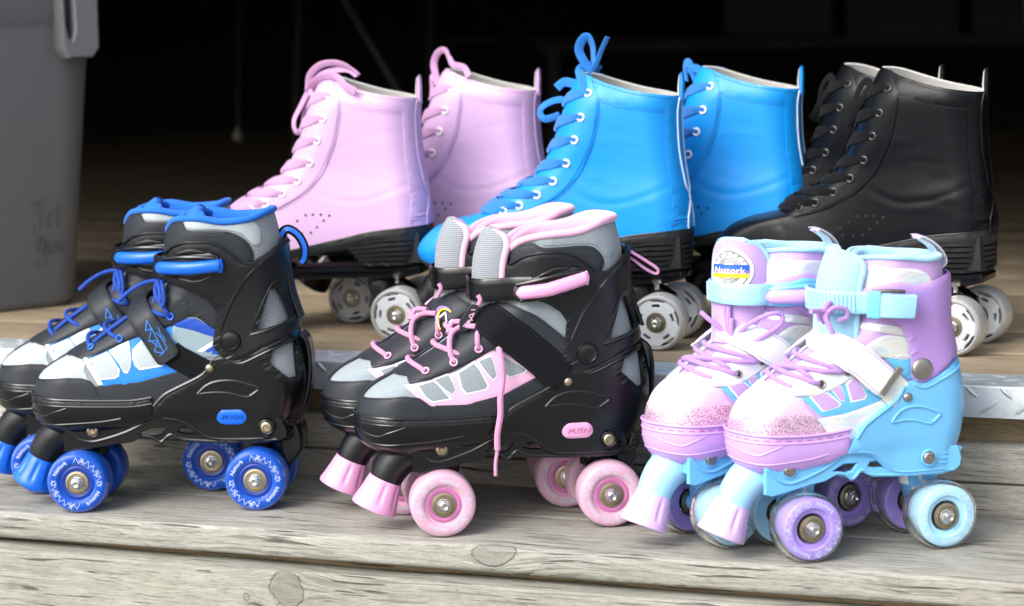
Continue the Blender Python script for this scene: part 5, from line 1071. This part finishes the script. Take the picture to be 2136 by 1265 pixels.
def finish_pink(S, near=True):
    root, B, q = make_kid(S); buckle(root, B, q, S)
    tongue(root, [(34, 190), (41, 204), (42, 222), (43, 240), (45, 254), (50, 268), (56, 277)], 23, 20, 9, 'grey_knit', 'pink_lining')
    ankle_strap(root, B, S, 223, 226, 21, 9.5, 'black_plastic', (-80, 14), xt=35)
    ey = [(-10, 151), (15, 159), (38, 171)]; eyelets(root, B, ey, 'pink', 'pink_plastic', 3.2)
    o, P, Nn = wrap_strap(root, B, S, [(116, 140), (102, 152), (86, 167), (70, 181), (56, 191), (45, 196)], [(0, 199), (-12, 198), (-30, 186), (-46, 172)] , 32 if near else 27, 6.4 if near else 5.6, 'black_webbing' if near else 'black_synthetic', stitch='thread_dark')
    wrap_strap(root, B, S, [(120, 158), (104, 175), (86, 190), (66, 199), (54, 201)], [(10, 203)], 22, 4.6, 'black_synthetic', 'strap_pad', stitch='thread_dark')
    # patterned tip of the strap and the printed word on the other one
    if near:
        tp = link('strap_tip', mesh('strap_tip', *prism([(22, 196), (34, 211), (40, 210), (40, 205), (28, 186), (22, 188)], -28, -25.5, bev=.5), 'black_synthetic'), root)
        v, f = lines2d([((25, 191), (31, 197)), ((31, 197), (29, 191)), ((29, 191), (36, 203)), ((36, 203), (31, 201)), ((31, 201), (34, 196)), ((33, 206), (37, 206))], .8); link('tip_print', mesh('tip_print', np.stack([v[:, 0], np.full(len(v), -28.3), v[:, 1]], 1), f, 'pink_panel', smooth=False), tp)
    else:
        a = np.linspace(PI*.35, PI*1.12, 22); arcs = [((48+9*math.cos(t), 181+11*math.sin(t)), (48+9*math.cos(u), 181+11*math.sin(u))) for t, u in zip(a, a[1:])]
        for nm, dd, mt in (('arc_print', 0, 'violet_print'), ('arc_print', 1.5, 'gold_print')):
            v, f = lines2d([((p[0]+dd*.6, p[1]-dd), (r_[0]+dd*.6, r_[1]-dd)) for p, r_ in arcs], 1.4); link(nm, mesh(nm, B.xz(v[:, 0], v[:, 1], 8.2), f, mt, smooth=False), o)
        text_on(B, 'Nattork', 57, 175, 11, R(-42), 8.3, 'lettering', 'pale_print', o, 1, shear=.2)
        v, f = lines2d([((30, 190), (34, 196)), ((34, 196), (32, 190)), ((32, 190), (38, 199)), ((38, 199), (34, 201))], .8); link('strap_print', mesh('strap_print', B.xz(v[:, 0], v[:, 1], 8.2), f, 'pink_panel', smooth=False), o)
    cr = [crossing(*ey[0], ey[0][0]+1, ey[0][1]+1, B, h=4), [('b', 38, 171, 1, 1), ('b', 38, 176, 4, 1), ('b', 40, 183, 5, 1), ('b', 44, 190, 4, 1)], crossing(20, 166, 20, 166, B, h=3)]
    cr += [[('b', 15, 159, 1, 1), ('b', 14, 166, 5, 1), ('b', 17, 173, 9, 1), ('b', 22, 179, 10, 1), ('b', 30, 184, 9, 1), ('b', 40, 186, 8, 1)], [('b', 22, 179, 9, 1), ('b', 12, 181, 10, 1), ('b', 6, 182, 9, 1)], [('b', 17, 177, 9, 1), ('b', 24, 184, 11, 1), ('b', 33, 187, 9, 1)]]
    if near: cr += [([(56, -40, 172), (57, -47, 160), (57.5, -50, 145), (54.5, -52, 128), (53.8, -53, 112), (50.6, -53, 94), (50.2, -53, 80)], 2.9), ([(50.2, -53, 80), (48.2, -53, 68), (47.8, -53, 56)], 1.7)]
    if near: link('lace_end', mesh('lace_end', *tube(catmull([(95, 14, 74), (99, 12, 66), (106, 10, 54)], 5), 1.8, 8), 'pink_lace'), root)
    cr += [([(38, -24, 206), (42, -27, 214), (40, -26, 219)], 2.2)]
    lace_obj(root, B, cr, 'pink_lace', 2.5)
    pull_loop(root, [(164, 0, 247), (170, 0, 254), (180, 0, 253), (192, 2, 246), (204, 4, 238), (213, 5, 231), (211, 5, 227), (200, 4, 233), (186, 2, 244), (174, 0, 246)], 7, 'black_webbing', 'pink_plastic', (.2, -.8, .6))
    return root
# ---------------------------------------- lilac and sky-blue pair
def pastel_style():
    bx = lambda x: .783*x-16.8; bz = lambda z: np.where(np.asarray(z) < 140, z, 140+(np.asarray(z)-140)*.797) if np.ndim(z) else (z if z < 140 else 140+(z-140)*.797); fx = lambda x: .84*x-25
    S = dict(blue_style(), bx=bx, bz=bz, fx=fx, wy=.92, shell='lilac_plastic', frame='pastel_blue_plastic', cuff='translucent_lilac', base='lilac_knit', lining='pale_blue_lining', trim='pale_blue_lining', trim_r=2.4, notch='pink_core',
             truck='pastel_blue_plastic', cushion='white_enamel', horn='pale_blue_plastic', stop='pale_lilac_plastic', metal='dull_nickel', pivot_mat='dull_nickel', flatpivot=True, pivot=(107, 160), rivet=(94, 136), push=None, windows=False, tail=False, cuff_off=6.6, cuff_th=2.2,
             clasp='pastel_blue_plastic', lever='lilac_plastic', strap_fwd=6, catch=False, ry=.93, axles=(-1, 125), bolts=(-15, 114), stop_dx=-10)
    S['rim'] = [(36, 226), (40, 236), (46, 246), (58, 254.5), (72, 258), (92, 257), (110, 254.5), (124, 254), (135, 254)]
    S['cup_top'] = [(-58, 112.5), (-50, 112.5), (-36, 111.5), (-6, 110), (20, 110.5), (40, 113)]
    cells = [[(4, 143), (19, 145.5), (31, 135), (29, 132.5), (22, 131), (15, 130)], [(23, 148), (32, 150), (35, 143), (35, 137), (31, 138)], [(38, 151), (46, 158), (50, 152), (56, 140), (54, 137.5), (42, 136)], [(51, 157), (63, 145), (56, 145.5)]]
    def shrink(P, k): c = np.mean(P, 0); return [tuple(c+(np.array(p)-c)*k) for p in P]
    S['panels'] = [('toe_top', [(-62, 120), (-44, 124), (-4, 128), (8, 125), (-2, 142), (-14, 145), (-20, 150), (0, 150, 'u'), (0, 120, 'u')], .9, 'pale_pink_mesh', {}), ('toe_ridge', [(0, 122, 'u'), (11, 122, 'u'), (10, 142, 'u'), (7, 151, 'u'), (0, 152, 'u')], 1.7, 'pearl_white', dict(pad=.5)),
        ('glitter_toe', [(-70, 104), (-70, 124), (-54, 125), (-40, 127), (-18, 128.5), (-4, 128.5), (6, 125.5), (12, 120), (18, 112), (18, 105), (-20, 100)], 1.8, 'pink_glitter', dict(pad=.6)),
        ('pearl_rand', [(14, 103), (10, 123), (38, 126), (60, 131), (82, 138), (84, 120), (60, 103)], 1.1, 'holographic_film', {}),
        ('side_panel', [(-6, 144), (14, 124.5), (38, 126), (68, 133.5), (76, 138), (68, 148), (46, 163), (20, 155)], .9, 'aqua_panel', {})]
    for c in cells: S['panels'] += [('pale_outline', shrink(c, 1.12), 1.3, 'white_print', dict(pad=.1, th=.6)), ('lilac_window', shrink(c, .93), 1.6, 'lilac_knit', dict(pad=.1, th=.6))]
    S['panels'] += [('eyestay', [(0, 144, 'u'), (-18, 146), (-10, 144), (6, 143), (22, 146.5), (38, 153), (51, 160), (62, 168), (56, 180), (44, 184), (10, 180, 'u'), (8, 168, 'u'), (7, 156, 'u'), (5, 152, 'u'), (0, 150, 'u')], 2.2, 'pearl_white', dict(pad=.7)),
        ('pearl_swoosh', [(56, 182), (66, 188), (76, 191), (90, 189), (102, 184), (102, 169), (78, 171), (66, 174)], 1.9, 'holographic_film', dict(pad=.6, smooth=3)), ('aqua_flash', [(74, 171), (102, 169), (102, 150), (94, 152)], 1.4, 'aqua_panel', {}),
        ('pearl_band', [(46, 203), (56, 202.5), (76, 200), (90, 197), (100, 190), (100, 186), (90, 190), (70, 194), (52, 198)], 1.5, 'holographic_film', {}),
        ('collar_panel', [(38, 214), (40, 232), (48, 244), (58, 250), (66, 250), (78, 249), (96, 248), (108, 245), (116, 238), (118, 228), (110, 214)], 1.5, 'holographic_film', dict(pad=.6, smooth=3))]
    S['stitch'] = [([(56, 248.5), (78, 247.3), (96, 246.2), (106, 243.4), (114, 237), (116, 228)], 1.7, 'white_print', {}), ([(14, 122.5), (38, 124), (60, 129), (80, 136)], 1.2, 'white_print', {}), ([(-14, 146), (6, 145), (22, 148.5), (38, 155), (51, 162)], 2.3, 'white_print', {}), ([(60, 182.5), (68, 186.5), (77, 189), (90, 187), (101, 182.5)], 2.0, 'white_print', {}), ([(79, 173), (100, 171)], 2.0, 'white_print', {}), ([(52, 200.5), (76, 198), (90, 194.5)], 1.6, 'white_print', {})]
    S['cuff_poly'] = [(56, 229), (70, 236), (86, 238), (98, 234), (112, 236), (128, 240), (190, 240), (190, 170), (136, 165), (122, 153), (111, 148), (104, 148), (98, 153), (97, 168), (95, 184), (88, 199), (76, 207), (58, 211), (50, 215), (49, 222)]
    def ws(root, ax): kid_wheels(root, S, ax)
    S['wheelset'] = ws; S['wheels'] = [WV, WI, WI, WC]; S['spin'] = [1.9, 4.6, 1.2, 3.9]; return S
def finish_pastel(S, near=True):
    S['wheels'] = [WV, WI, WI, WC] if near else [WI, WC, WV, WI]
    root, B, q = make_kid(S); LB = 'pale_blue_plastic'
    to, fp = tongue(root, [(24, 178), (28, 190), (29, 210), (31, 226), (33, 240), (38, 254), (42, 264)] if near else [(20, 176), (24, 190), (25, 210), (25, 226), (26, 240), (28, 254), (31, 268)], 27 if near else 28, 22, 9, 'pale_blue_lining' if near else 'lilac_knit', 'pale_blue_lining', trim_r=3, yaw=0 if near else R(30))
    st = ankle_strap(root, B, S, 222, 219, 19, 10.5, LB, (-80, 14 if near else 4), ribs=(2, 48, 3.4) if near else (-22, 6, 4.2), rib_mat=LB, xt=21.5 if near else 17, hw=26)
    def fpmap(v, f, cx, cs, off, nm, mat, par, k=1.0):
        P = [fp(min(.985, max(0, cs+b*k/92)), np.clip(-(cx+a*k)/(36.), -.98, .98), off) for a, b in v]; return link(nm, mesh(nm, P, [q_[::-1] for q_ in f], mat, smooth=False), par)
    if near:
        P = lambda x, z, o_: B.xz(np.float64(x), np.float64(z), o_)
        c = catmull([(70, 219), (80, 219), (94, 218)], 6); link('strap_tab', mesh('strap_tab', *sweep(B.xz(c[:, 0], c[:, 1], 14.5), B.nrm(B.U(c[:, 0], c[:, 1]), c[:, 1]), 21, 4.5, crown=.1), LB), st)
        c = catmull([(66, 219.5), (72, 219.5)], 6); link('buckle_frame', mesh('buckle_frame', *sweep(B.xz(c[:, 0], c[:, 1], 15.5), B.nrm(B.U(c[:, 0], c[:, 1]), c[:, 1]), 24, 4, crown=.1), 'pastel_blue_plastic'), st)
        c = [P(68, 231, 13), P(76, 232.5, 15), P(86, 231.5, 14)]; link('buckle_pin', mesh('buckle_pin', *tube(c, 1.6, 8), 'dark_steel'), st)
        c = catmull([(96, 218), (106, 217.5), (122, 217.5)], 6); link('inner_strap', mesh('inner_strap', *sweep(B.xz(c[:, 0], c[:, 1], 3.0), B.nrm(B.U(c[:, 0], c[:, 1]), c[:, 1]), 20, 1.5, crown=0), 'pastel_blue_plastic'), root)
    else:
        buckle(root, B, q, S)
        # round badge on the tongue
        ci = lambda r, n=48: [(r*math.cos(t), r*math.sin(t)) for t in np.linspace(0, 2*PI, n, endpoint=False)]
        def disc(r, off, nm, mat, par, hole=None):
            Pp, T = tri2d([np.array(ci(r))]+([np.array(ci(hole))] if hole else []), 4); return fpmap(Pp, T, 1, .68, off, nm, mat, par, 1.22)
        bd = disc(17.5, 1.0, 'badge', 'white_print', to); disc(14.8, 1.35, 'badge_ring', 'ink_black', bd, 14.2); disc(10, 1.35, 'badge_ring', 'ink_black', bd, 9.4); disc(8.6, 1.35, 'badge_ring', 'ink_black', bd, 8.0); disc(7.2, 1.35, 'badge_ring', 'ink_black', bd, 6.6)
        tv, tf = text2d('SKATES', 4.6, 1.9); tf = flip_ok(tv, tf); v = [((12.2+b)*math.sin(a/12.2), (12.2+b)*math.cos(a/12.2)) for a, b in tv]; fpmap(v, tf, 1, .68, 1.5, 'lettering', 'ink_black', bd, 1.22)
        for z0, z1, mt, o_ in ((-5.6, -2.2, 'flag_yellow', 1.7), (-2.2, .2, 'violet_print', 1.7), (.2, 4.6, 'ink_blue', 1.7)):
            Pp, T = tri2d([densify([(-14.5, z0), (14.5, z0), (14.5, z1), (-14.5, z1)], 2)], 3); fpmap(Pp, T, 1, .68, o_, 'badge_band', mt, bd, 1.22)
        tv, tf = text2d('Nattork', 7.2, 1.0); tf = flip_ok(tv, tf); fpmap(tv*[1.0, 1], tf, 1, .68, 2.1, 'lettering', 'white_print', bd, 1.22)
    ey = [(14, 152.5), (39, 162)]; eyelets(root, B, ey, 'nickel', 'dull_nickel', 3.0)
    o, P, Nn = wrap_strap(root, B, S, [(74, 148) if near else (66, 146), (62, 159), (46, 173), (28, 186), (14, 194)], [(0, 197), (-12, 193), (-28, 178), (-44, 160)], 27, 7.2, 'white_leather', stitch='thread_lilac')
    if near:
        wrap_strap(root, B, S, [(88, 138), (80, 145), (68, 154)], [], 26, 4.5, 'holographic_film', 'strap_anchor', tip=False)
        c = np.array([B.xz(np.float64(a), np.float64(b), 8.5) for a, b in ((67, 141), (76, 152), (86, 163))]); link('strap_ring', mesh('strap_ring', *sweep(c, np.tile([0, -1., 0], (3, 1)), 6, 3), 'dull_nickel'), o)
        a = np.linspace(R(60), R(235), 18); v, f = lines2d([((18+6*math.cos(t), 189+7*math.sin(t)), (18+6*math.cos(u), 189+7*math.sin(u))) for t, u in zip(a, a[1:])], .7); link('crescent_print', mesh('crescent_print', B.xz(v[:, 0], v[:, 1], 9.0), f, 'thread_lilac', smooth=False), o)
    else: wrap_strap(root, B, S, [(92, 136), (78, 142), (66, 148)], [], 26, 4.5, 'lilac_plastic', 'strap_anchor', tip=False)
    cr = [crossing(*ey[0], ey[0][0]+2, ey[0][1]+5, B, h=5), crossing(*ey[1], *ey[0], B, h=7), crossing(*ey[0], *ey[1], B, h=4, side=-1), crossing(*ey[1], ey[1][0]+3, ey[1][1]+8, B, h=6), crossing(ey[0][0]+2, ey[0][1]+1, -10, 150, B, h=3, side=-1), crossing(8, 157, 24, 165, B, h=7)]
    if near: cr += [[(26, -24, 206), (22, -30, 212), (27, -34, 218), (38, -33, 216), (40, -32, 209), (32, -30, 206)], [(24, -26, 212), (14, -32, 216), (4, -38, 217)], [(26, -27, 214), (20, -33, 210), (22, -37, 202), (24, -38, 196)], [(22, -24, 204), (20, -30, 216), (26, -28, 222), (24, -26, 210)], [(18, -26, 206), (16, -26, 214), (22, -28, 216)]]
    else: cr += [[(22, -14, 200), (20, -16, 186), (26, -20, 180)], [(22, -10, 214), (20, -12, 200), (20, -12, 186)], [(26, -18, 186), (30, -30, 196), (44, -40, 204), (56, -42, 203), (54, -42, 194), (38, -38, 184), (30, -30, 178)], [(24, -6, 184), (12, 4, 196), (6, 12, 204)], [(20, -6, 214), (20, -8, 200), (22, -8, 184)]]
    lace_obj(root, B, cr, 'lilac_lace', 2.2)
    pull_loop(root, [(138, 0, 230), (143, 0, 238), (147, 0, 248), (141, -2, 259), (131, -4, 267), (120, -6, 272), (116, -7, 271), (122, -6, 268), (133, -3, 261), (140, 0, 250)], 11, 'pearl_white', 'lilac_plastic', (.5, 0, .8))
    return root
gk1, gk2, gk3 = 'blue and black children skates on the wooden step', 'pink and black children skates on the wooden step', 'lilac and sky-blue children skates on the wooden step'
def along(o, h, dx, dy): c, s = math.cos(h), math.sin(h); return o[0]+c*dx-s*dy, o[1]+s*dx+c*dy
ob, op, os_ = (-1.25353, -.17788), (-.87465, -.17893), (-.53385, -.18577)
a1 = finish_blue(blue_style()); place(a1, *ob, 0, 18, 'blue and black quad skate in front at the left, blue pattern printed on its strap', gk1)
x, y = along(ob, R(18), -.062, .088); a2 = copy_tree(a1); place(a2, x, y, 0, 19.3, 'blue and black quad skate behind the other, its stopper cut by the left edge', gk1)
c1 = finish_pink(pink_style(), True); place(c1, *op, 0, 30, 'black and pink quad skate with a loose pink lace hanging down its side', gk2)
x, y = along(op, R(30), -.024, .097); c2 = finish_pink(pink_style(), False); place(c2, x, y, 0, 27, 'black and pink quad skate behind the hanging lace one, lettering on its instep strap', gk2)
e1 = finish_pastel(pastel_style(), True); place(e1, *os_, 0, 38, 'lilac and sky-blue quad skate at the front right with a purple front wheel', gk3)
x, y = along(os_, R(38), -.060, .080); e2 = finish_pastel(pastel_style(), False); place(e2, x+.010, y, 0, 50, 'lilac and sky-blue quad skate with a round badge on its upright tongue', gk3)
# ------------------------------------------------------------------ grey bin on the deck and the dim things behind
plastic('bin_plastic', (.115, .125, .132), .5, .5, 240, .12); plastic('marker_ink', (.055, .057, .062), .6)
bn = empty('storage_bin', (-1.567, .320, DZ0), R(236)); tag(bn, 'large grey plastic bin with faint handwriting on its side', 'storage bin')
def rrect(w_, d_, r, x0=0, y0=0, n=6):
    o = []
    for cx, cy, a0 in ((w_-r, r, -90), (w_-r, d_-r, 0), (r, d_-r, 90), (r, r, 180)):
        for k in range(n): a = R(a0+90*k/(n-1)); o.append((x0+cx+r*math.cos(a), y0+cy+r*math.sin(a)))
    return o
def loft(rings, mat, name, parent, cap=True):
    v = []; f = []; m = len(rings[0][0])
    for pts, z in rings: v += [(x, y, z) for x, y in pts]
    for i in range(len(rings)-1):
        for k in range(m): f.append((i*m+k, i*m+(k+1) % m, (i+1)*m+(k+1) % m, (i+1)*m+k))
    if cap: f.append(tuple(range(m))[::-1])
    return link(name, mesh(name, v, f, mat, ang=50, scale=1), parent)
# local x runs along the visible face away from the far corner; local y < 0 is behind the face
Wb, Db = .62, .44
def ring(e, zz): return (rrect(Wb+2*e, Db+2*e, .035+e*.5, -e, -Db-e), zz)
rg_ = [ring(-.012, 0), ring(-.004, .002), ring(0, .010), ring(.030, .34), ring(.031, .345), ring(.036, .352), ring(.038, .42), ring(.038, .60), ring(.030, .602), ring(.020, .60), ring(.016, .42), ring(-.01, .03)]
loft(rg_, 'bin_plastic', 'bin_shell', bn, True)
v_, f_ = prism([(-.020, .60), (-.015, .315), (-.006, .303), (.026, .303), (.033, .315), (.035, .60)], .026, .056, [[(.018, .56), (.017, .335), (.020, .325), (.024, .328), (.026, .345), (.027, .56)]], .003); link('handle_bracket', mesh('handle_bracket', [(a, b, c) for a, b, c in v_], f_, 'bin_plastic', scale=1), bn)
for k in (.30,): link('handle_rib', mesh('handle_rib', *tube([(k, .030, .335), (k, .046, .36), (k, .050, .48), (k, .050, .60)], [.004, .009, .012, .012], 10), 'bin_plastic', scale=1), bn)
def stroke(P): c = catmull(P, 5); c = np.array([(.020+(1-a)*.055, .0014+(b*.8+.018)*.0883+.0003, b*.8+.018) for a, b in c]); return tube(c, .0008, 5)
mb = MB()
for P in ([(.15, .140), (.45, .146)], [(.30, .143), (.32, .115), (.26, .100), (.18, .108)], [(.62, .125), (.52, .122), (.50, .108), (.60, .102)], [(.76, .142), (.75, .110), (.82, .102)], [(.66, .128), (.86, .131)],
          [(.42, .085), (.28, .088), (.24, .074), (.38, .068), (.44, .084), (.42, .056), (.30, .048), (.22, .054)], [(.52, .080), (.54, .066), (.62, .064), (.66, .080), (.68, .064)], [(.76, .080), (.77, .064)], [(.84, .080), (.88, .066), (.98, .060)]):
    mb.add(*stroke(P))
mb.obj('handwriting', 'marker_ink', bn, scale=1)
plastic('lid_grey', (.07, .075, .085), .5)
def pole(name, p0, p1, r, mat, label, cat):
    a, b = Vector(p0), Vector(p1); o = empty(name, a); tag(o, label, cat); d = b-a
    v, f = tube([(0, 0, 0), tuple(d*.5), tuple(d)], r, 16); link('shaft', mesh('shaft', v, f, mat, scale=1), o); return o

for k_, (nm, p0, p1, r, mt, lb, ct) in enumerate([
    ('leaning_pole', (-1.70, 1.8, DZ0), (-2.00, 1.8, .61), .006, 'pole_grey', 'thin grey pole leaning in the dark behind the pink boot skates', 'pole'),
    ('upright_post', (-2.24, 2.2, DZ0), (-2.20, 2.2, .618), .009, 'pole_faint', 'faint dark upright post in the shade left of the pink boot skates', 'post'),
    ('hanging_cord', (-2.041, 1.6, .245), (-2.02, 1.6, .618), .0025, 'pole_faint', 'faint cord hanging from the ceiling in the dark at the left', 'cord'),
    ('store_post', (-2.11, 2.6, DZ0), (-2.085, 2.6, .618), .016, 'pole_faint', 'dark post in the shade above the far pink boot skate', 'post'),
    ('shelf_rail', (-2.17, 2.8, .365), (-1.39, 2.8, .359), .008, 'pole_faint', 'blurred dark rail crossing the store behind the blue boot skates', 'rail'),
    ('doorway_pipe', (-.545, 1.2, DZ0), (-.575, 1.2, .618), .006, 'pole_grey', 'grey pipe cut by the right edge at the top of the picture', 'pipe')]):
    pole(nm, p0, p1, r, mt, lb, ct)
plastic('cream_plastic', (.25, .23, .2), .5)
kb = empty('cord_knob', (-2.041, 1.6, .236)); tag(kb, 'small pale knob at the end of the cord hanging in the dark', 'knob')
link('knob_ball', mesh('knob_ball', *lathe([(.1, -11), (6, -9.5), (9.5, -4), (10, 0), (9.5, 4), (6, 9), (3, 12), (.1, 12)], 20, 'z'), 'cream_plastic'), kb); link('knob_collar', mesh('knob_collar', *lathe([(3.5, 11), (3.5, 16), (2, 17)], 14, 'z'), 'cream_plastic'), kb)
# stacked navy crates far inside
plastic('navy_plastic', (.004, .007, .022), .5)
for i, (x, lb) in enumerate([(-1.55, 'leftmost of the dark navy crates in the shade at the back'), (-1.27, 'middle one of the dark navy crates in the shade at the back'), (-.99, 'rightmost of the dark navy crates in the shade at the back')]):
    cr_ = empty('storage_crate', (x, 3.0, .355)); tag(cr_, lb, 'crate', 'navy crates at the back')
    box('crate_body', 0, .25, 0, .3, 0, .17, 'navy_plastic', cr_); box('crate_rim', -.008, .258, -.008, .308, .15, .162, 'navy_plastic', cr_)
sh_ = empty('back_shelf', (-2.0, 2.98, .33)); tag(sh_, 'dark shelf carrying the navy crates at the back of the store', 'shelf')
box('shelf_board', 0, 1.6, 0, .36, 0, .024, 'pole_faint', sh_)
for a in (.02, 1.55): box('shelf_leg', a, a+.03, .02, .05, DZ0-.33, 0, 'pole_faint', sh_)
